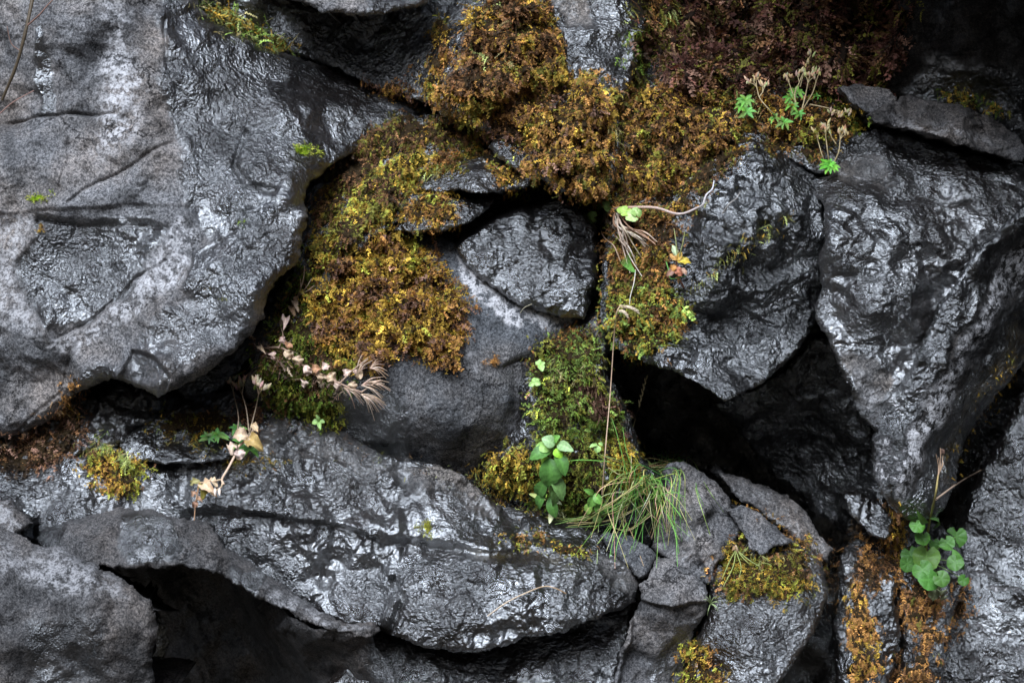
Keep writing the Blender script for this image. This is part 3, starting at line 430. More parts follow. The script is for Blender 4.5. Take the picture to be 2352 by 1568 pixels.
rock('rock', 'dark mossy rock under the round leaved plant', [(2050, 1290), (2045, 1210), (2090, 1190), (2160, 1200), (2215, 1250), (2240, 1330), (2200, 1400), (2170, 1480), (2150, 1720), (2040, 1720), (2065, 1560), (2080, 1450), (2062, 1380)], -.05,
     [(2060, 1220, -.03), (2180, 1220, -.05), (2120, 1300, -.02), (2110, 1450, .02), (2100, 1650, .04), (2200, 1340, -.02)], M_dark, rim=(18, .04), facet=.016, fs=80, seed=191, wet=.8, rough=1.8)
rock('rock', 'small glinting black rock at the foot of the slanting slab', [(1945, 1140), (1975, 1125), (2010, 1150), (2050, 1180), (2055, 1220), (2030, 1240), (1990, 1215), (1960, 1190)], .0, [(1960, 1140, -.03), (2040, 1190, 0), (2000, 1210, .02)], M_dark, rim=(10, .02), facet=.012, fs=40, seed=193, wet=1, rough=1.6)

# outside the frame: ground, and an overhang added to shade the right side
gv = np.array([[-40, .6, -1.5], [40, .6, -1.5], [40, -60, -1.9], [-40, -60, -1.9]])
za = np.zeros(4)
tag(mesh_np('ground', gv, np.array([[3, 2, 1, 0]]), M_dark, attrs={'wet': za, 'pale': za, 'algae': za + 1}), kind='structure')
def shade_overhang(name, grid):
    G = np.array(grid, float); a, b = G.shape[:2]; n = 40
    U, V_ = np.meshgrid(np.linspace(0, a - 1.001, n * a), np.linspace(0, b - 1.001, n * b), indexing='ij')
    i, j = U.astype(int), V_.astype(int); fu, fv = (U - i)[..., None], (V_ - j)[..., None]
    Pp = (G[i, j] * (1 - fu) + G[i + 1, j] * fu) * (1 - fv) + (G[i, j + 1] * (1 - fu) + G[i + 1, j + 1] * fu) * fv
    Pp[..., 1] += .10 * fbm(Pp[..., 0] * 2, Pp[..., 2] * 2, 5) ; Pp[..., 2] += .08 * fbm(Pp[..., 0] * 2, Pp[..., 1] * 2, 8)
    ny, nx = U.shape; q = np.arange(ny * nx).reshape(ny, nx)
    F = np.stack([q[:-1, :-1], q[:-1, 1:], q[1:, 1:], q[1:, :-1]], -1).reshape(-1, 4); z = np.zeros(ny * nx)
    return tag(mesh_np(name, Pp.reshape(-1, 3), F, M_dark, attrs={'wet': z + .6, 'pale': z, 'algae': z}), kind='structure')
shade_overhang('cliff', [[(1.45, .5, -1.5), (1.45, .3, 0), (1.35, .3, 1.0), (.6, .3, 1.1), (-.1, .3, 1.35)],  # unseen rock sheet, added above and right only to hold light off
                   [(1.42, -.8, -1.6), (1.36, -.8, 0), (1.3, -.8, .9), (.6, -.60, 1.05), (-.1, .0, 1.6)],
                   [(1.75, -1.8, -1.6), (1.6, -1.8, .2), (1.5, -1.7, 1.0), (.8, -1.0, 1.5), (-.1, -.1, 2.6)],
                   [(4.5, -2.0, -1.6), (4.5, -2.0, .6), (4.2, -1.8, 3.5), (2.0, -1.0, 4.4), (-.1, -.3, 4.6)]])

# unseen rock wall added far behind the camera to block the low sky
ox, oz = np.meshgrid(np.linspace(-40, 40, 60), np.linspace(0, 1, 14)); oy = -15 - 1.5 * oz * 3 - .8 * fbm(ox / 5, oz * 2, 4, 3)
oh = (6.5 + 1.6 * fbm(ox / 9, ox * 0, 6, 3)) * oz - 2.2; G_ = np.stack([ox, oy, oh], -1); q_ = np.arange(60 * 14).reshape(14, 60)
tag(mesh_np('added_sky_blocker', G_.reshape(-1, 3), np.stack([q_[:-1, :-1], q_[:-1, 1:], q_[1:, 1:], q_[1:, :-1]], -1).reshape(-1, 4), M_dark, attrs={k: np.zeros(840) for k in ('wet', 'pale', 'algae')}), kind='structure')

# ------------------------------------------------------------------ vegetation helpers
_z = zbuf.copy()
for _ in range(6):
    e_ = _z < -5
    if not e_.any(): break
    s_ = np.full(_z.shape, -9.0)
    for dj in (-1, 0, 1):
        for di in (-1, 0, 1): s_ = np.maximum(s_, np.roll(np.roll(_z, dj, 0), di, 1))
    _z[e_] = s_[e_]
_z[_z < -5] = -.5
_zb = sum(np.roll(np.roll(_z, a, 0), b, 1) for a in (-1, 0, 1) for b in (-1, 0, 1)) / 9
_zs = _zb.copy()
for k_ in range(5): _zs = sum(np.roll(np.roll(_zs, a * (1 + k_ % 3), 0), b * (1 + k_ % 3), 1) for a in (-1, 0, 1) for b in (-1, 0, 1)) / 9
def zd(px, py, smooth=False):
    i = np.clip(((np.asarray(px, float) - ZX0) / ZC).astype(int), 0, ZW - 1); j = np.clip(((np.asarray(py, float) - ZY0) / ZC).astype(int), 0, ZH - 1)
    return (_zs if smooth else _zb)[j, i]

PLIFT = 0.0
def Pt(px, py, off=0.0, smooth=True):     # a point off metres in front of the rock seen at (px, py)
    return W(px, py, zd(px, py, smooth) + off + PLIFT)

def frond(seed, pairs=5, ll=.34, lw=.15, bend=.5):
    r = np.random.default_rng(seed); V = []; F = []
    def sp(t): return np.array([t, .10 * math.sin(3 * t + seed), -bend * t * t])
    ts = [0, .35, .7, 1.0]
    for k in range(3):
        a, b = sp(ts[k]), sp(ts[k + 1]); w = .022 * (1 - .5 * ts[k]); n = len(V); V += [a + (0, w, 0), a - (0, w, 0), b - (0, w * .7, 0), b + (0, w * .7, 0)]; F.append([n, n + 1, n + 2, n + 3])
    for k in range(pairs):
        t = .12 + .88 * (k + .5) / pairs
        for s in (-1, 1):
            c = sp(t + r.uniform(-.05, .05)); L_ = ll * (1 - .45 * t) * r.uniform(.7, 1.2); an = r.uniform(.5, 1.2)
            d = np.array([math.cos(an), s * math.sin(an), r.uniform(-.5, .5)]); d /= np.linalg.norm(d)
            u = np.cross(d, (r.uniform(-.4, .4), r.uniform(-.4, .4), 1)); u /= np.linalg.norm(u); w = lw * r.uniform(.7, 1.2)
            n = len(V); V += [c, c + d * L_ * .5 + u * w * .5, c + d * L_, c + d * L_ * .5 - u * w * .5]; F.append([n, n + 1, n + 2, n + 3])
    return np.array(V), np.array(F)

FR = [frond(k, 5, .36, .17, .4 + .1 * (k % 3)) for k in range(8)]
ST = [frond(20 + k, 12, .14, .075, .25) for k in range(6)]           # long leafy strand
BD = [frond(40 + k, 7, .16, .12, .6) for k in range(6)]              # pale succulent strand
NE = [frond(60 + k, 3, .6, .05, .3) for k in range(4)]               # needle like

def scatter_mesh(tmpl, pos, axis, nrm, size, colr):
    """instances of the templates merged into arrays"""
    n = len(pos); which = rng.integers(0, len(tmpl), n); VV, FF, CC = [], [], []; off = 0
    a = axis / np.linalg.norm(axis, axis=1, keepdims=True); s = np.cross(nrm, a); s /= np.linalg.norm(s, axis=1, keepdims=True) + 1e-9; u = np.cross(a, s)
    for k, (tv, tf) in enumerate(tmpl):
        ix = np.nonzero(which == k)[0]
        if not len(ix): continue
        M = np.stack([a[ix], s[ix], u[ix]], 1)                      # rows
        V = np.einsum('vi,nij->nvj', tv, M) * size[ix][:, None, None] + pos[ix][:, None]
        F = tf[None] + (off + np.arange(len(ix)) * len(tv))[:, None, None]
        c = colr[ix][:, None] * (.8 + .4 * rng.random((len(ix), len(tv), 1)))
        VV.append(V.reshape(-1, 3)); FF.append(F.reshape(-1, 4)); CC.append(c.reshape(-1, 3)); off += len(ix) * len(tv)
    return np.concatenate(VV), np.concatenate(FF), np.concatenate(CC)

OC = (.50, .31, .045); OR = (.42, .20, .055); BR = (.22, .105, .045); DK = (.045, .028, .016); YG = (.42, .42, .06); GR = (.15, .23, .03); PU = (.28, .15, .10)
ST_ = (.55, .46, .20); PG = (.42, .46, .15); RD = (.13, .05, .035); TN = (.33, .20, .10); LG = (.24, .34, .07); OL = (.20, .185, .03)

def moss(name, label, poly, pal, dens=34, thick=.018, size=.016, tmpl=None, droop=.5, out=.6, edge=22, gaps=.0, seed=1, cush=True, lump=45, cat='moss', group=None, kind=None, cc=(.035, .022, .010), zone=70, mat=None, flat=False):
    P = np.array(poly, float); x0, y0 = P.min(0) - 20; x1, y1 = P.max(0) + 20
    r = np.random.default_rng(seed)
    n = int((x1 - x0) * (y1 - y0) / 1e4 * dens * 20); X = r.uniform(x0, x1, n); Y = r.uniform(y0, y1, n)
    def Sf(X, Y): return sdf(poly, X, Y) + 16 * fbm(X / 40, Y / 40, seed + 5, 4, .65)
    def lumps(X, Y): return np.clip(.5 + 1.05 * fbm(X / lump, Y / lump * .8, seed + 9, 4, .7), 0, 1.7)
    S = Sf(X, Y); L_ = lumps(X, Y)
    keep = (S > -22) & (r.random(n) < np.where(S < 0, (.30 if edge > 10 else .0) * np.exp(np.minimum(S, 0) / 7), .30 + .70 * sm(0, edge, S))) & (gno(X / 30, Y / 30, seed + 31) > -1 + gaps) & (r.random(n) < .30 + .75 * L_)
    X, Y, S, L_ = X[keep], Y[keep], S[keep], L_[keep]; n = len(X)
    T = thick * sm(-4, edge, S) * L_
    pos = W(X, Y, zd(X, Y, True) * .5 + zd(X, Y) * .5 + T * .95)
    zx = (zd(X + 9, Y, True) - zd(X - 9, Y, True)) / .018; zy = (zd(X, Y + 9, True) - zd(X, Y - 9, True)) / .018
    nr = np.stack([-np.clip(zx, -2, 2), -np.ones(n), np.clip(zy, -2, 2)], 1); nr /= np.linalg.norm(nr, axis=1, keepdims=True)
    ax = nr * out + np.array([0, 0, -1.0]) * droop + r.normal(0, .42, (n, 3))
    # colour zones
    pal = list(pal); k = fbm(X / zone, Y / zone, seed + 77, 3, .6); k2 = gno(X / 14, Y / 14, seed + 80)
    q = (k * .38 + k2 * .16 + .5 + r.normal(0, .13, n)) * len(pal); q = np.clip(q, 0, len(pal) - 1e-3).astype(int)
    C = np.array(pal)[q] * r.lognormal(-.16, .44, (n, 1))
    up = np.array([[0, 0, 1.0]]) * .3 + nr + r.normal(0, .3, (n, 3))
    V, F, Cc = scatter_mesh(tmpl or FR, pos, ax, up, size * .82 * r.lognormal(0, .32, n), C); mi = np.zeros(len(F), int)
    if cush:
        st = 4.0; gx, gy = np.meshgrid(np.arange(x0, x1, st), np.arange(y0, y1, st)); Sg = Sf(gx, gy)
        Tg = thick * sm(-4, edge, Sg) * lumps(gx, gy) + .0035 * gno(gx / 9, gy / 9, seed + 3) * sm(0, 10, Sg) + .002
        G = W(gx, gy, zd(gx, gy, True) * .4 + zd(gx, gy) * .6 + Tg); ny, nx = gx.shape; kp = Sg > min(13, edge * .6)
        dz = G[..., 1]; jump = (np.abs(dz[:-1, :-1] - dz[1:, 1:]) < .06) & (np.abs(dz[1:, :-1] - dz[:-1, 1:]) < .06)
        c = kp[:-1, :-1] & kp[1:, :-1] & kp[:-1, 1:] & kp[1:, 1:] & jump; jj, ii = np.nonzero(c)
        if len(jj):
            q = np.stack([(jj + 1) * nx + ii, (jj + 1) * nx + ii + 1, jj * nx + ii + 1, jj * nx + ii], 1); used = np.zeros(nx * ny, bool); used[q.ravel()] = True; idx = np.cumsum(used) - 1
            nf = len(V); V = np.concatenate([V, G.reshape(-1, 3)[used]]); F = np.concatenate([F, idx[q] + nf])
            cg = np.tile(np.array(cc), (used.sum(), 1)) * (.7 + .6 * r.random((used.sum(), 1))); Cc = np.concatenate([Cc, cg]); mi = np.r_[mi, np.ones(len(q), int)]
    o = mesh_np(name, V, F, [mat or M_moss, M_cush], attrs={'col': Cc}, mi=mi)
    return tag(o, label, cat, group, kind)

class MB:
    def __init__(s): s.V, s.F, s.C, s.n = [], [], [], 0
    def add(s, V, F, C):
        V = np.asarray(V, float); s.V.append(V); s.F.append(np.asarray(F) + s.n); C = np.asarray(C, float)
        s.C.append(C if C.ndim == 2 else np.tile(C, (len(V), 1))); s.n += len(V)
    def build(s, name, parent=None, mat=None):
        return mesh_np(name, np.concatenate(s.V), np.concatenate(s.F), mat or M_stem, parent, {'col': np.concatenate(s.C)})

def spline(pts, n=6):
    P = np.array(pts, float)
    if len(P) == 2: return np.linspace(P[0], P[1], n + 1)
    Q = np.vstack([2 * P[0] - P[1], P, 2 * P[-1] - P[-2]]); out = []
    for i in range(1, len(Q) - 2):
        for t in np.arange(n) / n:
            out.append(.5 * ((2 * Q[i]) + (Q[i + 1] - Q[i - 1]) * t + (2 * Q[i - 1] - 5 * Q[i] + 4 * Q[i + 1] - Q[i + 2]) * t * t + (3 * Q[i] - Q[i - 1] - 3 * Q[i + 1] + Q[i + 2]) * t ** 3))
    return np.array(out + [P[-1]])

def tube(mb, pts, r0, r1, c, sides=5, c1=None, bumps=0):
    P = np.asarray(pts, float); n = len(P); T = np.gradient(P, axis=0); T /= np.linalg.norm(T, axis=1, keepdims=True) + 1e-9
    ref = np.array([.3, -1, .2]); A = np.cross(T, ref); A /= np.linalg.norm(A, axis=1, keepdims=True) + 1e-9; B = np.cross(T, A)
    k = np.linspace(0, 1, n); rr = r0 + (r1 - r0) * k
    if bumps: rr = rr * (1 + .35 * np.maximum(0, np.sin(k * bumps * 2 * np.pi)) ** 6)
    th = np.arange(sides) * 2 * np.pi / sides
    V = (P[:, None] + rr[:, None, None] * (np.cos(th)[None, :, None] * A[:, None] + np.sin(th)[None, :, None] * B[:, None])).reshape(-1, 3)
    F = [[i * sides + j, i * sides + (j + 1) % sides, (i + 1) * sides + (j + 1) % sides, (i + 1) * sides + j] for i in range(n - 1) for j in range(sides)]
    cc = np.array(c)[None] * (1 - k[:, None]) + np.array(c1 if c1 is not None else c)[None] * k[:, None]
    mb.add(V, F, np.repeat(cc, sides, 0))

def leaf(mb, b, t, w, c, nrm=(0, -1, .35), fold=.18, bow=.12, shape=.9, wav=0.0, ct=None, sd=0, twist=0.0):
    b = np.array(b, float); t = np.array(t, float); a = t - b; Ln = np.linalg.norm(a); a /= Ln; nrm = np.array(nrm, float)
    s = np.cross(a, nrm); s /= np.linalg.norm(s) + 1e-9; u = np.cross(s, a)
    if u[1] > 0: u = -u
    K, J = 11, 7; V = []; C = []; r_ = np.random.default_rng(sd)
    for k in range(K):
        q = k / (K - 1); wd = w * .5 * (math.sin(math.pi * min(1, q ** shape)) ** .8 + .02) * (1 if q < .999 else .1); c_ = b + a * Ln * q + u * Ln * bow * math.sin(math.pi * q) - u * Ln * bow * .7 * q * q
        tw = twist * q; s2 = s * math.cos(tw) + u * math.sin(tw); u2 = u * math.cos(tw) - s * math.sin(tw)
        for j in range(J):
            v = (j / (J - 1)) * 2 - 1; V.append(c_ + s2 * wd * v + u2 * (wd * fold * abs(v) * 1.6 + wav * w * math.sin(q * 14 + v * 3 + sd) * abs(v) + .05 * w * math.cos(q * 30 - abs(v) * 5) * (abs(v) > .1)))
            cl = np.array(c) * (1 - q) + np.array(ct if ct is not None else c) * q; C.append(cl * (1.35 if abs(v) < .1 else (1.0 + .10 * math.cos(q * 30 - abs(v) * 5))))
    F = [[k * J + j, k * J + j + 1, (k + 1) * J + j + 1, (k + 1) * J + j] for k in range(K - 1) for j in range(J - 1)]
    mb.add(V, F, np.array(C))

def rleaf(mb, cpt, rad, c, nrm=(0, -1, .4), base=0.0, lobes=6, sd=0, cup=.15):
    r_ = np.random.default_rng(sd); n = np.array(nrm, float); n /= np.linalg.norm(n); x = np.cross((0, 0, 1.0), n); x /= np.linalg.norm(x); y = np.cross(n, x)
    K, J = 7, 42; V = [np.array(cpt, float)]; C = [np.array(c) * 1.3]
    for k in range(1, K + 1):
        for j in range(J):
            th = 2 * math.pi * j / J; dl = ((th - base + math.pi) % (2 * math.pi)) - math.pi
            notch = 1 - .75 * math.exp(-(dl / .22) ** 2); lob = 1 + .07 * abs(math.cos(lobes * .5 * (th - base))) - .04 + .025 * math.cos(lobes * 3 * (th - base) + sd)
            q = k / K; rr = rad * q * (1 - q ** 2 * (1 - notch * lob)); vein = abs(math.cos(lobes * .5 * (th - base + .0))) ** 8
            h = rad * (cup * q * q * (math.cos(2 * th + sd) * .8) + .10 * q * (1 - vein) * math.sin(q * 2.6) - .05 * q ** 3)
            V.append(np.array(cpt) + x * rr * math.cos(th) + y * rr * math.sin(th) + n * h); C.append(np.array(c) * (1 + .35 * vein * (1 - q) - .04 * (1 - vein) + r_.uniform(-.04, .04)))
    F = []
    for j in range(J): F.append([0, 1 + j, 1 + (j + 1) % J, 1 + (j + 1) % J])
    mbF = [[1 + (k - 1) * J + j, 1 + k * J + j, 1 + k * J + (j + 1) % J, 1 + (k - 1) * J + (j + 1) % J] for k in range(1, K) for j in range(J)]
    # centre fan as quads of two wedges each
    fan = [[0, 1 + j, 1 + (j + 1) % J, 1 + (j + 2) % J] for j in range(0, J, 2)]
    mb.add(V, fan + mbF, np.array(C))

def pod(mb, b, t, w, c):
    P = np.linspace(b, t, 6); P = np.array(P); n = len(P); T = P[-1] - P[0]; T = T / (np.linalg.norm(T) + 1e-9); A = np.cross(T, (.2, -1, .1)); A /= np.linalg.norm(A); B = np.cross(T, A)
    prof = np.array([.25, .8, 1, .9, .55, .12]) * w / 2; th = np.arange(6) * np.pi / 3
    V = (P[:, None] + prof[:, None, None] * (np.cos(th)[None, :, None] * A + np.sin(th)[None, :, None] * B)).reshape(-1, 3)
    F = [[i * 6 + j, i * 6 + (j + 1) % 6, (i + 1) * 6 + (j + 1) % 6, (i + 1) * 6 + j] for i in range(n - 1) for j in range(6)]
    mb.add(V, F, np.array(c))

def thing(name, label, cat, px, py, off=0.0, group=None):
    o = bpy.data.objects.new(name, None); col.objects.link(o); o.location = Vector(Pt(px, py, off)); o.empty_display_size = .02
    return tag(o, label, cat, group)
def parent_keep(child, par):
    child.parent = par; child.matrix_parent_inverse = par.matrix_basis.inverted()
def part(mb, name, par, mat=None):
    o = mb.build(name, None, mat); parent_keep(o, par); return o
def pth(pts, n=6): return spline([Pt(*p) for p in pts], n)     # (px, py, off) points

# ------------------------------------------------------------------ moss mats
MG = 'moss mats on the rocks'
moss('moss_mat', 'thick orange and ochre moss cushion spread over the dry triangular boulder', [(870, 525), (905, 520), (950, 560), (1000, 590), (1030, 640), (1060, 655), (1075, 700), (1065, 790), (1045, 830), (1010, 840), (985, 840), (950, 800), (905, 810), (870, 850), (800, 850), (740, 800), (700, 740), (690, 690), (740, 640), (760, 590), (820, 560)], [BR, PU, OR, OC, OC, YG], 62, .05, .018, seed=201, group=MG, droop=.35, out=.8)
moss('moss_mat', 'green and brown moss below the left boulder edge, around withered leaves', [(690, 620), (740, 640), (720, 740), (760, 810), (800, 870), (760, 930), (700, 950), (640, 960), (600, 900), (570, 850), (600, 780), (640, 720)], [DK, BR, GR, OL, GR, YG], 55, .026, .015, seed=202, group=MG)
moss('moss_mat', 'small bright yellow green moss cushion left of the dark wet flank of the triangular boulder', [(640, 880), (700, 890), (750, 905), (782, 940), (782, 990), (755, 995), (720, 965), (680, 945), (630, 910)], [GR, YG, YG, OL, OC], 75, .02, .010, seed=203, group=MG, lump=28)
moss('moss_mat', 'gold moss strip hanging down the shaded wall under the left boulder edge', [(905, 350), (960, 330), (1010, 340), (985, 390), (945, 430), (900, 490), (860, 530), (810, 560), (770, 600), (730, 620), (720, 560), (790, 480), (830, 420)], [DK, BR, OL, OC, YG, OC], 95, .045, .018, seed=204, group=MG, droop=1.0, lump=38)
moss('moss_mat', 'dark brown hanging moss along the arch shaped lip above the gold moss strip', [(850, 290), (930, 262), (1060, 268), (1120, 300), (1060, 340), (980, 345), (900, 360), (830, 430), (780, 480), (720, 560), (715, 480), (760, 390)], [DK, BR, OL, BR, OC], 80, .03, .017, seed=205, group=MG, droop=1.1, lump=38)
moss('moss_mat', 'brown and orange moss fringe on the slanting ledge edge above the arch', [(830, 165), (870, 185), (940, 190), (985, 205), (1030, 235), (1085, 278), (1040, 268), (990, 255), (930, 240), (880, 225), (850, 200)], [BR, PU, OR, OC, BR], 52, .012, .011, seed=206, group=MG, out=.9, droop=.5)
moss('moss_mat', 'orange moss streak hanging on the dark rock beside the black hollow', [(985, 50), (1010, 25), (1040, 50), (1045, 110), (1020, 170), (1000, 240), (975, 225), (960, 170), (978, 150), (990, 110)], [BR, OR, OC, OC, YG], 60, .02, .014, seed=207, group=MG, droop=1.1)
moss('moss_mat', 'large brown and gold moss mound at top centre', [(1075, 20), (1130, -30), (1230, -30), (1270, 30), (1292, 90), (1306, 170), (1270, 205), (1240, 250), (1220, 330), (1190, 300), (1150, 270), (1090, 265), (1030, 245), (1000, 215), (1005, 180), (1050, 150), (1060, 90)], [DK, BR, BR, OR, OC, OL, OC], 60, .085, .018, seed=208, group=MG, lump=60)
moss('moss_mat', 'shaggy orange brown moss curtain draped over the round boulder right of centre top', [(1215, 310), (1245, 260), (1290, 215), (1340, 170), (1370, 165), (1405, 215), (1420, 290), (1425, 350), (1400, 430), (1350, 450), (1310, 440), (1280, 425), (1230, 405), (1205, 370)], [BR, PU, OR, OC, OR, OL, BR], 64, .085, .019, seed=209, group=MG, droop=.8, lump=55)
moss('moss_mat', 'orange moss tuft with a green rim on the small ledge rock', [(1125, 385), (1160, 365), (1200, 380), (1225, 410), (1200, 440), (1160, 445), (1135, 425)], [GR, OC, OR, YG], 70, .022, .013, seed=210, group=MG)
moss('moss_mat', 'brown moss patch on top of the small ledge rock left side', [(990, 360), (1050, 330), (1100, 335), (1120, 350), (1080, 385), (1040, 400), (985, 405), (960, 400)], [BR, OR, OL, OC], 80, .022, .015, seed=211, group=MG)
moss('moss_mat', 'orange moss dome on the low rock under the thin black crack', [(915, 500), (935, 445), (980, 432), (1030, 445), (1055, 470), (1060, 500), (1020, 525), (960, 520)], [OL, OR, OC, OR, YG], 70, .026, .013, seed=212, group=MG)
moss('moss_mat', 'wide brown orange moss slope at upper right under the red brown plants', [(1425, 290), (1440, 230), (1500, 190), (1620, 190), (1760, 210), (1880, 225), (1960, 260), (1950, 300), (1900, 330), (1820, 330), (1740, 300), (1690, 310), (1640, 350), (1590, 400), (1560, 430), (1480, 460), (1440, 440), (1430, 360)], [DK, BR, OR, BR, OC, OR, OL, YG], 58, .065, .017, seed=213, group=MG, lump=60)
moss('moss_mat', 'dull brown moss strip between the two shaggy curtains and the grey twig', [(1310, 430), (1400, 430), (1480, 440), (1540, 470), (1560, 540), (1540, 620), (1500, 650), (1430, 650), (1400, 600), (1390, 520), (1340, 480)], [DK, BR, OR, OL, BR], 50, .026, .016, seed=214, group=MG, gaps=.1)
moss('moss_mat', 'feathery yellow green moss shelf under the bundle of bare roots', [(1385, 680), (1410, 630), (1470, 625), (1520, 640), (1560, 670), (1580, 720), (1560, 780), (1500, 820), (1440, 820), (1400, 780), (1380, 740)], [BR, OR, OC, LG, YG, OL, OR], 60, .03, .015, seed=215, group=MG, lump=35)
moss('moss_mat', 'leafy green moss bank above the broad leaved green plant', [(1215, 800), (1260, 770), (1330, 750), (1385, 760), (1400, 820), (1380, 870), (1420, 920), (1440, 960), (1430, 1000), (1380, 1000), (1300, 990), (1230, 1000), (1205, 960), (1225, 900), (1215, 850)], [DK, OL, GR, LG, OL, YG, PU], 56, .035, .015, seed=216, group=MG, tmpl=BD + FR, lump=40)
moss('moss_mat', 'purple brown leafy patch on the right flank of the green moss bank', [(1310, 880), (1370, 870), (1420, 910), (1450, 960), (1455, 1010), (1400, 1000), (1350, 960)], [PU, RD, PU, OL], 44, .045, .015, seed=217, group=MG, tmpl=BD)
moss('moss_mat', 'dark green moss slope behind the broad leaved green plant', [(1230, 1000), (1300, 990), (1390, 1000), (1400, 1080), (1410, 1150), (1380, 1190), (1300, 1200), (1230, 1180), (1200, 1120), (1190, 1060)], [DK, OL, GR, OL, YG], 60, .02, .011, seed=218, group=MG)
moss('moss_mat', 'golden moss cushion left of the broad leaved green plant', [(1110, 1080), (1130, 1040), (1180, 1015), (1225, 1030), (1240, 1080), (1230, 1130), (1190, 1150), (1140, 1120)], [OL, OC, YG, OC, OR], 75, .03, .012, seed=219, group=MG)
moss('moss_mat', 'golden moss knob between the dry stalks and the cave', [(1385, 1010), (1410, 985), (1450, 1000), (1470, 1040), (1468, 1090), (1440, 1130), (1410, 1100), (1385, 1060)], [OC, YG, OC, OL], 80, .035, .012, seed=220, group=MG)
moss('moss_mat', 'yellow and rust moss patch on the long glossy boulder', [(1140, 1215), (1180, 1208), (1240, 1215), (1300, 1240), (1350, 1262), (1375, 1278), (1310, 1280), (1240, 1270), (1190, 1250)], [OC, YG, OR, OL], 75, .022, .009, seed=221, group=MG)
moss('moss_mat', 'brown green moss cap on the round boulder at lower right', [(1640, 1310), (1660, 1240), (1700, 1235), (1730, 1275), (1790, 1260), (1850, 1240), (1885, 1280), (1880, 1340), (1850, 1370), (1790, 1380), (1720, 1370), (1660, 1380)], [DK, BR, OL, OC, YG, OR], 80, .03, .014, seed=222, group=MG)
moss('moss_mat', 'moss strip along the crack above the flat pale slab', [(1690, 1160), (1730, 1165), (1790, 1200), (1850, 1240), (1890, 1275), (1880, 1300), (1840, 1262), (1800, 1245), (1760, 1200)], [BR, OR, OC, OL], 55, .012, .011, seed=223, group=MG)
moss('moss_mat', 'orange green moss at the bottom edge left of the round boulder', [(1570, 1470), (1610, 1460), (1640, 1500), (1660, 1560), (1690, 1600), (1600, 1640), (1560, 1560)], [BR, OR, OC, YG, BR], 50, .02, .013, seed=224, group=MG)
moss('moss_mat', 'hanging orange moss beard at the tip of the slanting slab', [(2030, 1160), (2060, 1155), (2080, 1200), (2078, 1260), (2060, 1300), (2030, 1290), (2025, 1220)], [BR, OR, OC, BR], 60, .02, .015, seed=225, group=MG, droop=1.3)
moss('moss_mat', 'orange hanging moss streak on the narrow column rock', [(1955, 1330), (1985, 1340), (2005, 1420), (2010, 1500), (2000, 1590), (1960, 1590), (1945, 1500), (1940, 1400)], [BR, OR, OR, OC, DK], 85, .02, .015, seed=226, group=MG, droop=1.3)
moss('moss_mat', 'long brown hanging moss below the round leaved plant', [(2065, 1330), (2100, 1310), (2160, 1350), (2170, 1420), (2160, 1520), (2120, 1620), (2030, 1640), (2030, 1560), (2080, 1440)], [DK, BR, OR, BR, OL], 75, .02, .016, seed=227, group=MG, droop=1.3, gaps=.3)
moss('moss_mat', 'brown moss over the top of the narrow column rock', [(1945, 1290), (1990, 1255), (2050, 1265), (2065, 1320), (2030, 1360), (1960, 1340)], [BR, OR, BR, DK], 80, .016, .014, seed=228, group=MG)
moss('moss_mat', 'dark rust moss right of the round leaved plant on the white lined slab', [(2190, 1330), (2225, 1330), (2235, 1400), (2200, 1450), (2160, 1440), (2180, 1380)], [DK, BR, OR, DK], 44, .012, .012, seed=229, group=MG)
moss('moss_mat', 'faint gold moss streak down the slanting slab at the right edge', [(2375, 780), (2330, 860), (2270, 950), (2215, 1040), (2185, 1100), (2200, 1020), (2250, 920), (2310, 820)], [OL, OC, DK, OC], 30, .006, .010, seed=230, group=MG, gaps=.5, cush=False)
moss('moss_mat', 'soft green and orange moss in front of the upper right shadow', [(2165, 220), (2200, 200), (2240, 215), (2290, 240), (2300, 262), (2240, 262), (2190, 245)], [OL, GR, OC, OL], 50, .02, .014, seed=231, group=MG)
moss('moss_mat', 'bright green and gold moss tongue touching the small flat grey rock', [(1870, 200), (1920, 190), (1940, 215), (1950, 250), (1990, 262), (1985, 300), (1960, 310), (1920, 270), (1880, 240)], [OL, YG, GR, OC, GR], 60, .025, .015, seed=232, group=MG)
moss('moss_mat', 'dark green moss hanging beside the upper wet boulder', [(1440, 60), (1490, 60), (1510, 110), (1500, 190), (1460, 200), (1440, 140)], [DK, OL, GR, OL], 50, .025, .014, seed=233, group=MG, droop=.9)
moss('moss_mat', 'brown moss and soil on the dark rock at the left edge', [(-40, 1030), (40, 990), (120, 960), (180, 920), (210, 960), (180, 1040), (120, 1080), (20, 1090), (-40, 1080)], [DK, DK, BR, PU, TN], 44, .025, .015, seed=234, group=MG, gaps=.15)
moss('moss_mat', 'rust orange moss clump tucked against the lower edge of the left boulder', [(135, 925), (150, 880), (180, 865), (188, 890), (165, 930), (145, 960)], [OR, OR, BR], 60, .012, .011, seed=235, group=MG)
moss('moss_mat', 'dark ledge moss under the left boulder tip with gold ends', [(320, 990), (370, 950), (440, 930), (500, 925), (540, 950), (520, 1000), (440, 1010), (370, 1010)], [DK, DK, OL, OC, BR], 50, .016, .013, seed=236, group=MG, droop=.9)
moss('moss_mat', 'purple brown leafy moss behind the withered seed heads', [(530, 960), (560, 900), (600, 930), (610, 980), (600, 1010), (560, 1000)], [PU, RD, BR, PU], 50, .022, .013, seed=237, group=MG)
moss('moss_mat', 'thin olive and rust moss film at the head of the long glossy boulder', [(440, 1035), (520, 1025), (600, 1030), (650, 1060), (600, 1085), (540, 1070), (470, 1060)], [BR, OC, OL, OR], 34, .004, .008, seed=238, group=MG, gaps=.3, cush=False)
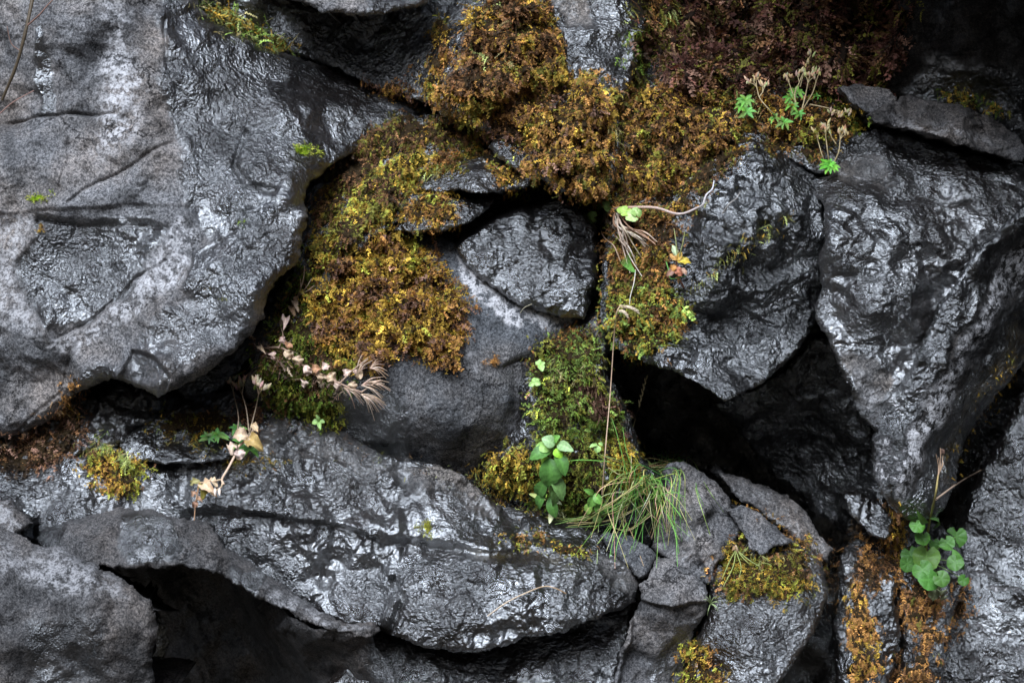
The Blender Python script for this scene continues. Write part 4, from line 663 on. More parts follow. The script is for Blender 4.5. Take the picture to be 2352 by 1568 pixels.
moss('moss_mat', 'olive and rust moss draped over the cushion edge of the small dark ledge at left', [(175, 1060), (230, 1020), (310, 1040), (345, 1080), (320, 1120), (270, 1135), (230, 1125), (195, 1090)], [OR, OC, YG, BR], 64, .028, .014, seed=239, group=MG, droop=.7)
moss('moss_mat', 'mixed moss and tiny leaves in the gap right of the triangular boulder', [(1250, 770), (1320, 745), (1370, 750), (1330, 800), (1270, 820), (1230, 860), (1215, 830)], [BR, OR, DK, OL], 46, .02, .013, seed=240, group=MG)
moss('moss_mat', 'sparse brown moss on the black boulder above the cave', [(1560, 430), (1640, 370), (1700, 330), (1720, 360), (1640, 440), (1600, 520), (1540, 560), (1520, 480)], [DK, BR, OL, BR], 26, .008, .010, seed=241, group=MG, gaps=.6, cush=False)
moss('moss_mat', 'little fringe of pale moss along the top edge of the long glossy boulder', [(1050, 1080), (1090, 1085), (1150, 1130), (1200, 1165), (1260, 1190), (1230, 1200), (1150, 1165), (1090, 1125)], [OL, PG, OC, BR], 50, .016, .011, seed=242, group=MG, tmpl=BD)

moss('moss_mat', 'olive and green moss in the shaded cleft against the right rim of the left boulder', [(700, 560), (740, 540), (800, 570), (780, 610), (740, 640), (700, 660), (660, 720), (620, 770), (600, 780), (630, 710), (670, 640)], [DK, OL, GR, BR, OC, YG], 46, .02, .013, seed=247, group=MG, gaps=.1)
moss('moss_mat', 'brown moss bridging the top centre mound and the shaggy curtain', [(1060, 255), (1150, 240), (1230, 210), (1300, 170), (1345, 175), (1290, 230), (1240, 280), (1215, 330), (1150, 330), (1100, 300)], [DK, BR, PU, OR, OL], 50, .03, .015, seed=243, group=MG, lump=40)
moss('moss_mat', 'olive brown moss in the cleft between the shaggy curtain and the wide slope', [(1395, 215), (1440, 190), (1480, 200), (1450, 300), (1440, 440), (1400, 440), (1420, 330)], [DK, OL, BR, OC, OL], 50, .03, .015, seed=244, group=MG, lump=40)
moss('moss_mat', 'thin olive moss hanging over the edge of the wide slope onto the black boulder', [(1540, 420), (1620, 340), (1700, 300), (1800, 315), (1900, 345), (1880, 370), (1790, 350), (1720, 345), (1660, 400), (1590, 480), (1540, 500)], [DK, BR, OL, OR, OC], 40, .012, .013, seed=245, group=MG, gaps=.2)
moss('moss_mat', 'orange brown moss trailing down between the root bundle and the moss shelf', [(1380, 600), (1400, 540), (1450, 520), (1540, 530), (1550, 600), (1540, 640), (1460, 650), (1400, 660)], [DK, BR, OR, OL, OC], 44, .02, .014, seed=246, group=MG)

# small vivid tufts stuck to bare stone
TG = 'small moss tufts on bare stone'
for i, (lab, pl, pa, th) in enumerate([
    ('small bright green moss tuft on the wet flank of the left boulder', [(676, 336), (700, 334), (736, 348), (734, 360), (712, 360), (690, 350)], [(.20, .30, .015), YG], .014),
    ('narrow bright green moss tuft above the recessed panel at far left', [(68, 456), (90, 444), (118, 446), (112, 455), (90, 458)], [(.20, .30, .015), YG], .010),
    ('tiny bright green moss dot above the ridge of the left boulder', [(542, 514), (552, 512), (562, 524), (556, 530), (546, 524)], [(.20, .30, .015)], .010),
    ('tiny yellow moss dot low on the left boulder, lowest of the tufts', [(498, 684), (510, 680), (524, 686), (518, 692), (504, 692)], [OC, YG], .007),
    ('tiny olive moss dot just above the yellow one', [(472, 662), (480, 658), (485, 664), (478, 670)], [OL, OC], .007),
    ('small rust moss button on the dry face of the triangular boulder', [(1118, 830), (1132, 822), (1144, 830), (1140, 840), (1122, 840)], [OR, TN], .010),
    ('pink brown moss scrap at the right rim of the orange cushion', [(1082, 705), (1092, 690), (1112, 705), (1118, 716), (1098, 716)], [OR, PU], .008),
    ('olive moss scrap in the middle of the long glossy boulder', [(955, 1212), (975, 1200), (1015, 1210), (1030, 1218), (990, 1224)], [OL, YG], .006),
    ('small gold moss scrap by the pocket corner of the left boulder', [(84, 500), (96, 496), (102, 520), (88, 530)], [OC, BR], .006)]):
    moss('moss_tuft', lab, pl, pa, 230, th, .006, seed=300 + i, group=TG, edge=7, out=1.0, droop=.15, cat='moss tuft', lump=14, cc=pa[0])

# ------------------------------------------------------------------ trailing plants uncountable as stems
moss('creeping_plants', 'red brown leafy plants hanging in shade along the top right', [(1500, 20), (1540, -60), (2060, -60), (2095, 30), (2080, 90), (2040, 150), (2035, 200), (1960, 190), (1880, 200), (1780, 190), (1700, 200), (1620, 200), (1560, 190), (1500, 150), (1450, 60)], [DK, RD, PU, RD, BR, OL, RD, DK, TN], 40, .10, .036, tmpl=ST + FR, droop=.8, out=.8, seed=260, cat='hanging plants', lump=80, kind='stuff', cc=(.02, .012, .008))
moss('creeping_plants', 'red and olive trailing stems above the green streaked boulder, top edge', [(1420, -40), (1560, -40), (1560, 60), (1500, 60), (1450, 30)], [BR, OR, OL, PG], 30, .05, .03, tmpl=ST, droop=1.1, out=.7, seed=261, cat='hanging plants', kind='stuff')
moss('stonecrop', 'pale green trailing stonecrop on the ledge below the black hollow at top left', [(440, 0), (500, 0), (560, 30), (620, 60), (670, 90), (680, 130), (640, 130), (590, 90), (530, 70), (480, 45)], [PG, ST_, LG, OC, PG], 34, .03, .030, tmpl=BD, droop=.6, out=.8, seed=262, cat='trailing plant', cc=(.10, .08, .02))
moss('stonecrop', 'pale straw coloured trailing tuft on the top centre moss mound', [(1090, 120), (1130, 100), (1180, 110), (1200, 150), (1160, 165), (1120, 150)], [ST_, PG, ST_], 16, .05, .034, tmpl=BD, droop=.8, out=.8, seed=263, cat='trailing plant', cush=False)
moss('stonecrop', 'light green trailing tuft hanging from the top edge above the centre mound', [(1130, -20), (1200, -20), (1220, 20), (1190, 60), (1160, 60)], [PG, LG, ST_], 24, .05, .03, tmpl=BD, droop=.9, out=.8, seed=264, cat='trailing plant', cush=False)
moss('stonecrop', 'light green trailing plant down the right rim of the orange brown curtain', [(1350, 240), (1390, 240), (1415, 280), (1418, 330), (1398, 320), (1380, 280)], [PG, LG, ST_, YG], 34, .05, .022, tmpl=BD, droop=1.0, out=.7, seed=265, cat='trailing plant', cush=False)
moss('stonecrop', 'pale straw and green cushion plant on the small ledge at left', [(185, 1035), (230, 1008), (290, 1030), (320, 1065), (280, 1075), (225, 1060)], [ST_, PG, LG, ST_], 50, .045, .016, tmpl=BD, droop=.3, out=.9, seed=266, cat='trailing plant', cush=False)
moss('stonecrop', 'light green feathery patch at the upper right corner of the wedge boulder', [(1305, 450), (1340, 455), (1390, 480), (1385, 505), (1340, 490)], [PG, LG, PG], 46, .03, .016, tmpl=BD, droop=.6, out=.8, seed=267, cat='trailing plant', cush=False)
moss('stonecrop', 'yellow green sprigs on the moss slope below the seed head plants', [(1640, 230), (1720, 215), (1800, 240), (1850, 270), (1780, 290), (1700, 270)], [PG, LG, ST_, YG], 14, .04, .022, tmpl=BD, droop=.3, out=.8, seed=268, cat='trailing plant', cush=False)
moss('stonecrop', 'straw coloured tangle on the mossy round boulder at lower right', [(1725, 1268), (1780, 1255), (1830, 1275), (1800, 1300), (1750, 1310)], [ST_, PG, ST_], 26, .04, .016, tmpl=BD, droop=.3, out=.8, seed=269, cat='trailing plant', cush=False)
moss('stonecrop', 'diagonal band of tiny pale leaves across the black boulder', [(1590, 650), (1640, 610), (1700, 560), (1760, 510), (1810, 490), (1790, 520), (1720, 570), (1650, 630), (1600, 665)], [OC, PG, OL, OC], 34, .014, .012, tmpl=BD, droop=.5, out=.8, seed=270, cat='trailing plant', cush=False)
moss('stonecrop', 'straw coloured tuft clinging between brown soil and the left boulder', [(120, 940), (150, 925), (185, 940), (180, 970), (140, 975)], [ST_, TN, OC], 40, .03, .014, tmpl=BD, droop=.2, out=.9, seed=271, cat='trailing plant', cush=False)
moss('stonecrop', 'pale fleshy leaf cluster below the broad leaved green plant', [(1255, 1150), (1300, 1155), (1335, 1175), (1320, 1200), (1270, 1195)], [(.6, .62, .35), PG, (.6, .62, .35)], 60, .03, .012, tmpl=BD, droop=.2, out=1, seed=272, cat='trailing plant', cush=False)
moss('stonecrop', 'light green sprigs on the green moss bank', [(1290, 790), (1370, 770), (1385, 830), (1330, 880), (1270, 890), (1250, 840)], [PG, LG, ST_], 26, .05, .015, tmpl=BD, droop=.3, out=.9, seed=273, cat='trailing plant', cush=False)
moss('stonecrop', 'thin trailing strands down the shaded wall near the ledge rocks', [(960, 380), (1010, 340), (1040, 350), (1030, 390), (980, 420)], [ST_, PG, OC], 14, .03, .024, tmpl=BD, droop=.8, out=.8, seed=274, cat='trailing plant', cush=False)
moss('stonecrop', 'low green and straw sprigs along the soil left of the withered seed heads', [(370, 1010), (420, 990), (500, 985), (560, 1010), (500, 1030), (410, 1030)], [LG, PG, OC, ST_], 22, .02, .012, tmpl=BD, droop=.1, out=.8, seed=275, cat='trailing plant', cush=False)

moss('leaf_litter', 'tangle of dead pink brown leaves and stems on the green moss beside the left boulder', [(590, 790), (640, 770), (720, 830), (800, 860), (790, 900), (700, 890), (620, 880), (570, 870)], [(.45, .30, .23), (.30, .18, .12), (.5, .38, .26), PU], 13, .03, .022, tmpl=BD + NE, droop=.2, out=.7, seed=280, cat='leaf litter', cush=False, kind='stuff')
moss('leaf_litter', 'thin line of grit, sprigs and dead bits along the joint above the long glossy boulder', [(590, 975), (680, 960), (800, 1005), (880, 1045), (1050, 1085), (1040, 1100), (870, 1062), (740, 1010), (640, 985)], [DK, BR, TN, OL, PG], 22, .008, .009, tmpl=BD + NE, droop=.2, out=.7, seed=281, cat='leaf litter', cush=False, kind='stuff')
moss('leaf_litter', 'dead leaf bits and roots caught in the black clefts at lower right', [(1880, 1240), (1950, 1200), (2060, 1200), (2080, 1260), (1960, 1280), (1930, 1400), (1900, 1420)], [DK, BR, TN, OR], 18, .012, .013, tmpl=BD + NE, droop=.8, out=.6, seed=282, cat='leaf litter', cush=False, kind='stuff')

# ------------------------------------------------------------------ single plants
G1 = (.085, .20, .04); G2 = (.15, .32, .06); DRY = (.52, .37, .24); STRAW = (.62, .47, .25); PINK = (.50, .34, .27)

def leaves(par, specs, c, mat=None, name='leaf', off=.03, **kw):
    for i, s in enumerate(specs):
        bx, by, tx, ty, w = s[:5]; cc = s[5] if len(s) > 5 and s[5] is not None else c; o1 = s[6] if len(s) > 6 else off
        mb = MB(); r_ = random.Random(i * 7 + int(bx)); leaf(mb, Pt(bx, by, off), Pt(tx, ty, o1), w / 1000, cc, nrm=(r_.uniform(-.5, .5), -1, r_.uniform(.1, .7)), sd=i, **kw); part(mb, name, par, mat or M_leaf)

t = thing('leafy_plant', 'broad leaved glossy green plant hanging over dark moss beside the grass tuft', 'plant', 1268, 1180)
mb = MB(); tube(mb, pth([(1280, 1185, .02), (1262, 1120, .05), (1258, 1070, .07), (1272, 1025, .08)]), .0032, .002, (.22, .36, .10)); part(mb, 'stem', t)
leaves(t, [(1265, 1035, 1215, 1052, 34, G1, .11), (1262, 1050, 1260, 1120, 54, G1, .12), (1268, 1030, 1230, 1022, 26, (.3, .5, .12), .09), (1275, 1022, 1245, 1005, 30, (.30, .45, .2), .10), (1280, 1020, 1316, 1034, 24, (.28, .42, .18), .10), (1272, 1014, 1285, 1000, 18, G2, .09), (1276, 1040, 1300, 1092, 32, G1, .11),
           (1275, 1030, 1290, 1052, 24, (.28, .55, .04), .09), (1262, 1085, 1296, 1150, 32, (.17, .30, .09), .11), (1258, 1100, 1232, 1142, 30, G1, .09), (1268, 1110, 1274, 1165, 26, (.17, .30, .09), .10), (1255, 1130, 1234, 1170, 26, G1, .08), (1262, 1140, 1276, 1190, 26, G1, .08), (1265, 1055, 1240, 1066, 22, (.28, .5, .05), .06)], G1, off=.08, fold=.16, bow=.16)
leaves(t, [(1255, 1148, 1212, 1132, 10, PG, .05), (1268, 1150, 1292, 1158, 10, (.55, .6, .35), .05), (1270, 1175, 1262, 1200, 14, (.55, .55, .3), .05)], G1, off=.06)
t = thing('leafy_plant', 'smaller light green plant with drooping leaves between the broad leaved plant and the grass', 'plant', 1366, 1185)
mb = MB(); tube(mb, pth([(1372, 1195, .01), (1368, 1160, .04), (1362, 1135, .06)]), .002, .0015, (.25, .4, .1)); part(mb, 'stem', t)
leaves(t, [(1365, 1135, 1352, 1165, 24, G2, .09), (1366, 1132, 1382, 1158, 20, G2, .09), (1364, 1132, 1342, 1124, 14, G2, .07), (1368, 1150, 1384, 1180, 22, G2, .08), (1362, 1155, 1345, 1180, 22, (.3, .5, .1), .07), (1370, 1165, 1392, 1165, 16, G2, .06), (1380, 1160, 1400, 1172, 18, G2, .06), (1368, 1175, 1376, 1205, 20, (.3, .45, .15), .06)], G2, off=.06)
SG = 'seedlings with two to four leaves'
for lab, bx, by, sp in [('seedling with a pale heart shaped leaf beside the long dry stalk', 1372, 1040, [(1372, 1022, 1371, 1040, 17), (1372, 1020, 1362, 1024, 9), (1374, 1018, 1386, 1022, 9), (1370, 1022, 1354, 1026, 10)]),
                        ('light green seedling at the upper left of the green moss bank', 1240, 845, [(1240, 838, 1246, 852, 16), (1240, 838, 1230, 830, 12), (1240, 838, 1252, 832, 10), (1240, 838, 1240, 824, 10)]),
                        ('light green seedling below its twin at the left of the green moss bank', 1228, 885, [(1228, 878, 1242, 882, 14), (1228, 878, 1214, 886, 12), (1228, 878, 1226, 866, 10), (1228, 878, 1238, 868, 10)]),
                        ('four leaved pale seedling on the yellow green moss cushion', 730, 975, [(732, 968, 726, 952, 10), (732, 968, 716, 972, 15), (732, 968, 736, 986, 10), (734, 966, 746, 970, 10)])]:
    t = thing('seedling', lab, 'seedling', bx, by, group=SG); mb = MB(); tube(mb, pth([(bx, by, .0), (sp[0][0], sp[0][1], .05)], 3), .0012, .001, G2, 4); part(mb, 'stem', t); leaves(t, sp, (.34, .52, .16), off=.06)

t = thing('lobed_leaf_plant', 'round lobed green leaves of a plant growing beside the wet slab at lower right', 'plant', 2120, 1300)
for i, (cx, cy, r_, c) in enumerate([(2098, 1275, 30, (.06, .15, .05)), (2092, 1292, 26, (.06, .14, .05)), (2130, 1280, 42, (.09, .17, .05)), (2122, 1305, 32, (.065, .16, .05)), (2135, 1325, 34, (.06, .16, .05)), (2160, 1322, 26, (.06, .13, .045)), (2190, 1238, 34, (.07, .17, .055)), (2172, 1250, 24, (.07, .17, .055)),
                                     (2188, 1290, 26, (.06, .14, .045)), (2205, 1325, 18, (.045, .12, .03)), (2112, 1215, 24, (.07, .18, .045)), (2122, 1240, 24, (.06, .15, .04)), (2146, 1252, 18, (.055, .14, .04))]):
    cx = 2145 + (cx - 2145) * 1.14; cy = 1280 + (cy - 1280) * 1.14
    mb = MB(); o_ = .05 + .02 * (i % 6); rleaf(mb, Pt(cx, cy, o_), r_ / 1330, (c[0] * 1.1, c[1] * 1.15, c[2] * .6), nrm=(random.uniform(-.35, .35), -1, random.uniform(.1, .6)), base=random.uniform(.8, 2.4), lobes=random.choice([5, 6, 7]), sd=i, cup=.14); part(mb, 'leaf', t, M_leaf)
    mb = MB(); tube(mb, pth([(2125 + i % 4 * 4, 1290, .0), ((2125 + cx) / 2, (1290 + cy) / 2 - 6, .04), (cx, cy, o_ - .004)], 5), .0015, .0012, (.22, .34, .10), 4); part(mb, 'petiole', t)
leaves(t, [(2128, 1196, 2108, 1178, 16, G2), (2134, 1190, 2152, 1212, 11, G1), (2188, 1260, 2214, 1310, 22, G1), (2155, 1252, 2190, 1262, 16, G1)], G1, off=.09)
mb = MB(); tube(mb, pth([(2126, 1290, .0), (2132, 1215, .09), (2148, 1140, .12), (2155, 1090, .13)]), .0032, .0022, (.20, .24, .05), bumps=4, c1=(.35, .25, .10)); part(mb, 'stem', t)
mb = MB()
for a_, b_ in ((2160, 1028), (2166, 1045), (2156, 1050), (2168, 1062), (2150, 1042)): tube(mb, pth([(2155, 1092, .13), ((2155 + a_) / 2 + 3, 1070, .132), (a_, b_, .135)], 4), .0012, .0008, (.42, .27, .17), 4)
for k in range(7): pod(mb, Pt(2160 + k % 3 * 3, 1030 + k, .137), Pt(2163 + k % 3 * 3, 1036 + k * 1.4, .137), .005, (.40, .24, .18))
part(mb, 'seed_head', t)
mb = MB(); leaf(mb, Pt(2150, 1340, .07), Pt(2142, 1380, .06), .03, (.28, .30, .16), wav=.5, sd=4); leaf(mb, Pt(2150, 1350, .07), Pt(2170, 1375, .06), .022, (.26, .28, .15), wav=.6, sd=9, twist=1.5); part(mb, 'withered_leaf', t, M_leaf)
t_ = MB(); tube(t_, pth([(2150, 1146, .12), (2185, 1120, .14), (2215, 1100, .15), (2254, 1079, .16)]), .0026, .0014, (.48, .34, .24), bumps=9)
tag(t_.build('dry_twig'), 'segmented dry twig sticking out to the right above the round leaved plant', 'twig')

# grass tuft and stalks
t = thing('grass_tuft', 'arching tuft of thin green and straw coloured grass beside the cave', 'grass', 1470, 1150)
rg = random.Random(5)
for nm, cnt, cols in (('green_blades', 58, [(.15, .33, .06), (.24, .42, .08), (.32, .46, .10)]), ('dry_blades', 40, [(.75, .6, .34), (.6, .46, .24), (.62, .55, .2)])):
    mb = MB()
    for k in range(cnt):
        bx = rg.choice([rg.uniform(1490, 1545), rg.uniform(1400, 1540), rg.uniform(1440, 1520)]); by = 1190 - (bx - 1380) * .75 + rg.uniform(-25, 20)
        tx = bx + rg.gauss(-12, 62); ty = by + rg.uniform(60, 170); c_ = rg.choice(cols); o1 = rg.uniform(.02, .09)
        mx = (bx + tx) / 2 + rg.uniform(-45, 45)
        P_ = spline([Pt(bx, by, rg.uniform(0, .03)), Pt(mx, by - rg.uniform(-20, 35), o1), Pt((mx + tx) / 2, (by + ty) / 2, o1 + .01), Pt(tx, ty, o1 * rg.uniform(.3, .9))], 6)
        tube(mb, P_, .0013, .0005, tuple(v * rg.uniform(.75, 1.25) for v in c_), 3)
    part(mb, nm, t)
mb = MB()
for pts in ([(1545, 1060, .03), (1470, 1110, .08), (1400, 1160, .09), (1330, 1195, .05), (1255, 1185, .04)], [(1530, 1070, .03), (1440, 1150, .08), (1360, 1185, .07), (1280, 1200, .04)], [(1500, 1110, .04), (1420, 1170, .07), (1340, 1192, .06), (1265, 1192, .03)], [(1480, 1160, .06), (1400, 1195, .06), (1300, 1205, .04)], [(1490, 1180, .05), (1440, 1215, .05), (1400, 1205, .04)], [(1545, 1058, .03), (1490, 1075, .09), (1430, 1090, .09), (1395, 1080, .07)], [(1500, 1075, .05), (1420, 1060, .09), (1375, 1042, .07)]):
    for k in range(3):
        j = lambda: rg.uniform(-7, 7)
        tube(mb, spline([Pt(p[0] + j(), p[1] + j(), p[2]) for p in pts], 7), .0013, .0006, rg.choice([(.45, .40, .14), (.2, .32, .08), STRAW]), 3)
part(mb, 'arching_blades', t)
mb = MB()
for (a, b, c) in (((1470, 1130), (1520, 1080), (1575, 1018)), ((1500, 1090), (1530, 1050), (1562, 1042)), ((1480, 1150), (1540, 1130), (1572, 1140)), ((1440, 1090), (1418, 1000), (1405, 960)), ((1530, 1080), (1560, 1060), (1590, 1045)), ((1520, 1160), (1550, 1220), (1556, 1300)), ((1420, 1180), (1412, 1220), (1400, 1280)), ((1440, 1200), (1420, 1240), (1412, 1290)), ((1400, 1060), (1330, 1056), (1262, 1064)), ((1460, 1090), (1440, 1040), (1430, 980)), ((1520, 1130), (1560, 1180), (1570, 1200))):
    tube(mb, pth([(a[0], a[1], .06), (b[0], b[1], .09), (c[0], c[1], .07)]), .0016, .0006, (.20, .46, .08), 3)
part(mb, 'stray_blades', t)

mb = MB(); tube(mb, pth([(1383, 1135, .04), (1390, 1040, .08), (1402, 900, .10), (1410, 780, .11), (1416, 720, .11), (1426, 700, .11)]), .0016, .0011, (.62, .42, .28), 4)
t = thing('dry_stalk', 'long straight dry grass stalk with bent pale seed heads crossing the green moss bank', 'stalk', 1383, 1135); part(mb, 'stem', t)
for (a, b) in (((1422, 702), (1462, 716)), ((1420, 712), (1440, 726))):
    mb = MB(); P_ = pth([(a[0], a[1], .11), ((a[0] + b[0]) / 2, (a[1] + b[1]) / 2 - 5, .12), (b[0], b[1], .11)], 6); tube(mb, P_, .0012, .0008, STRAW, 4)
    for k in range(0, len(P_) - 1): pod(mb, P_[k], P_[k] + (P_[-1] - P_[0]) * .3 + np.array([.001 * (-1) ** k, 0, .002 * (-1) ** k]), .0055, (.66, .52, .36))
    part(mb, 'seed_head', t)
t = thing('dry_stalk', 'shorter dry grass stalk with a feathery tip in front of the black cave', 'stalk', 1448, 1090)
mb = MB(); tube(mb, pth([(1452, 1120, .03), (1450, 1060, .06), (1455, 980, .08), (1470, 925, .09), (1480, 880, .10)]), .0014, .0009, (.52, .40, .22), 4); part(mb, 'stem', t)
mb = MB(); P_ = W(np.linspace(1468, 1486, 12), np.linspace(935, 866, 12), zd(1455, 980, True) + .08)
for k in range(11): pod(mb, P_[k], P_[k] + np.array([.003 * (-1) ** k, 0, .012]), .0035, (.5, .38, .2))
part(mb, 'seed_head', t)

# root bundle
t = thing('root_bundle', 'bundle of bare pale roots with lobed green leaves hanging beside the wedge boulder', 'roots', 1395, 485)
mb = MB(); rg = random.Random(9)
for k in range(20):
    ex = rg.choice([rg.uniform(1440, 1475), rg.uniform(1450, 1465), rg.uniform(1480, 1530)]); ey = rg.uniform(585, 640) if ex < 1478 else rg.uniform(545, 572)
    sx = rg.uniform(1385, 1425); mid1 = sx + (ex - sx) * .2 + rg.uniform(-22, 14); mid2 = sx + (ex - sx) * .65 + rg.uniform(-12, 10); c_ = rg.choice([(.55, .40, .30), (.60, .50, .40), (.42, .24, .15), (.55, .44, .30)])
    tube(mb, pth([(sx, 488 + rg.uniform(-4, 6), .05), (mid1, 520, .06 + rg.uniform(0, .02)), (mid2, 488 + (ey - 488) * .65, .05), (ex, ey, .03)]), rg.uniform(.0016, .003), .0009, c_, 5)
tube(mb, pth([(1392, 500, .05), (1378, 520, .06), (1390, 548, .06), (1410, 565, .05), (1425, 600, .04)]), .0022, .0012, (.5, .33, .22))
tube(mb, pth([(1460, 620, .03), (1456, 650, .05), (1448, 680, .06), (1446, 700, .06)]), .0014, .0008, (.62, .56, .46), 4)
part(mb, 'roots', t)
for i, (cx, cy, r_) in enumerate([(1358, 498, 15), (1372, 470, 13), (1388, 468, 10), (1404, 474, 17), (1440, 486, 15), (1452, 496, 16), (1462, 488, 13), (1430, 482, 13)]):
    mb = MB(); rleaf(mb, Pt(cx, cy, .08), r_ / 1000, [(.28, .42, .12), (.36, .52, .10), (.45, .58, .22)][i % 3], nrm=(random.uniform(-.5, .5), -1, random.uniform(.3, .9)), base=random.uniform(-2, 2), lobes=5, sd=i + 30, cup=.3); part(mb, 'leaf', t, M_leaf)
    mb = MB(); tube(mb, pth([(1398, 490, .05), ((1398 + cx) / 2, (490 + cy) / 2 - 3, .07), (cx, cy, .078)], 4), .0014, .001, (.30, .45, .15), 4); part(mb, 'petiole', t)
mb = MB(); tube(mb, pth([(1398, 494, .05), (1412, 480, .07), (1470, 476, .08), (1510, 478, .09), (1548, 490, .09), (1572, 490, .09), (1600, 478, .09), (1614, 470, .09), (1622, 448, .09), (1636, 434, .09), (1640, 415, .09)], 5), .0042, .0014, (.46, .26, .16), 6, c1=(.62, .60, .60), bumps=0)
tag(mb.build('dry_twig'), 'long bent pale twig reaching right from the root bundle over black rock', 'twig')
mb = MB(); tube(mb, pth([(1660, 490, .03), (1675, 468, .05), (1692, 455, .05), (1700, 440, .05)]), .002, .0010, (.30, .27, .24), 5)
tag(mb.build('dry_twig'), 'short dark grey twig right of the long bent twig', 'twig')
t = thing('yellowing_plant', 'small plant with yellow and rust leaves and two upright spikes on the black boulder', 'plant', 1555, 640)
mb = MB(); tube(mb, pth([(1570, 660, .01), (1558, 630, .04), (1552, 590, .06)]), .002, .0016, (.35, .14, .10)); tube(mb, pth([(1556, 585, .06), (1552, 550, .08), (1548, 525, .09)]), .0018, .0009, (.35, .36, .14), 4); tube(mb, pth([(1560, 590, .06), (1568, 560, .08), (1573, 532, .09)]), .0018, .0009, (.35, .36, .14), 4); part(mb, 'stem', t)
leaves(t, [(1553, 590, 1545, 562, 14, (.42, .48, .28)), (1556, 600, 1588, 602, 18, (.52, .38, .05)), (1556, 598, 1538, 582, 14, (.42, .22, .06)), (1555, 600, 1566, 578, 12, (.5, .3, .06)), (1554, 610, 1540, 622, 14, (.45, .2, .05)), (1552, 612, 1566, 634, 18, (.48, .18, .10)), (1550, 620, 1530, 634, 14, (.25, .13, .09)), (1562, 616, 1578, 632, 12, (.5, .3, .2))], (.5, .3, .1), off=.06, wav=.15)
mb = MB(); tube(mb, pth([(1530, 600, .02), (1537, 625, .03), (1542, 640, .03), (1575, 634, .04)], 5), .0014, .0009, (.14, .34, .07), 3)
tag(mb.build('grass_sprig'), 'single bent green grass blade below the yellowing plant', 'grass')
mb = MB()
for k in range(9): tube(mb, pth([(1452 + k, 625, .03), (1442 + k * 2 - 10, 610 - k, .05), (1425 + k * 3, 600 - k * 3, .05)], 5), .0014, .0005, (.16, .36, .06), 3)
tag(mb.build('grass_tuft'), 'tiny bright green grass fan at the end of the root bundle', 'grass')

# withered vine with needle fans
t = thing('withered_vine', 'withered vine with curled pink brown leaves and needle fans below the orange moss', 'vine', 720, 850); rg = random.Random(3)
vp = [(600, 800, .03), (650, 800, .06), (690, 835, .07), (730, 855, .07), (780, 880, .08), (830, 900, .08)]
mb = MB(); tube(mb, pth(vp), .0028, .0018, (.42, .27, .19)); tube(mb, pth([(780, 880, .08), (810, 850, .09), (835, 830, .09)]), .002, .0012, (.5, .34, .24)); tube(mb, pth([(830, 900, .08), (860, 880, .09), (875, 872, .09)]), .0018, .001, (.5, .34, .24)); tube(mb, pth([(640, 800, .06), (650, 770, .06), (640, 740, .06)]), .002, .0012, (.4, .26, .18)); part(mb, 'stem', t)
specs = [(652, 806, 672, 822, 22), (672, 820, 692, 842, 22), (660, 800, 668, 786, 20), (650, 760, 646, 738, 18), (648, 772, 655, 790, 16), (632, 806, 628, 826, 16), (700, 838, 712, 862, 20), (716, 850, 738, 846, 20), (728, 856, 740, 880, 22), (750, 862, 772, 876, 26), (765, 872, 778, 900, 18), (740, 846, 758, 840, 18), (790, 862, 806, 850, 18), (800, 880, 818, 896, 18), (820, 870, 832, 850, 16), (610, 812, 598, 800, 12), (690, 870, 702, 890, 16), (812, 846, 820, 866, 14)]
leaves(t, [(a, b, c, d, w, rg.choice([PINK, DRY, (.42, .22, .12), (.62, .45, .36)])) for a, b, c, d, w in specs], PINK, off=.075, wav=.3, bow=.35, fold=.3)
mb = MB()
for (cx, cy, n, a0, a1, L_) in ((820, 860, 10, -1.5, -.6, 46), (850, 845, 10, -1.0, .5, 42), (830, 885, 14, -.6, .5, 52), (830, 905, 16, .2, 1.2, 62), (790, 890, 12, .3, 1.0, 58), (845, 880, 8, -.3, .3, 50)):
    for k in range(n):
        a_ = rg.uniform(a0, a1); l_ = L_ * rg.uniform(.6, 1.1); tube(mb, pth([(cx, cy, .08), (cx + l_ * .5 * math.cos(a_), cy + l_ * .5 * math.sin(a_) - 3, .09), (cx + l_ * math.cos(a_ + .12), cy + l_ * math.sin(a_ + .12), .08)], 3), .0017, .0008, rg.choice([(.62, .42, .32), (.66, .5, .38), (.5, .34, .22)]), 3)
part(mb, 'needles', t)
t = thing('dry_shoot', 'small dry shoot with folded tan leaves at the black edge below the left boulder', 'plant', 685, 690); mb = MB()
for (a, b) in (((700, 610), 660), ((715, 640), 668), ((722, 655), 672), ((690, 640), 668)): tube(mb, pth([(684, 680, .05), ((684 + a[0]) / 2 + 4, (a[1] + 680) / 2, .07), (a[0], a[1], .07)], 4), .0016, .0008, (.6, .42, .28), 4)
part(mb, 'stem', t); leaves(t, [(684, 678, 676, 700, 12, TN), (676, 690, 684, 712, 14, DRY), (668, 704, 676, 722, 14, (.4, .25, .14)), (690, 668, 700, 676, 12, (.45, .34, .08))], TN, off=.06, wav=.2)

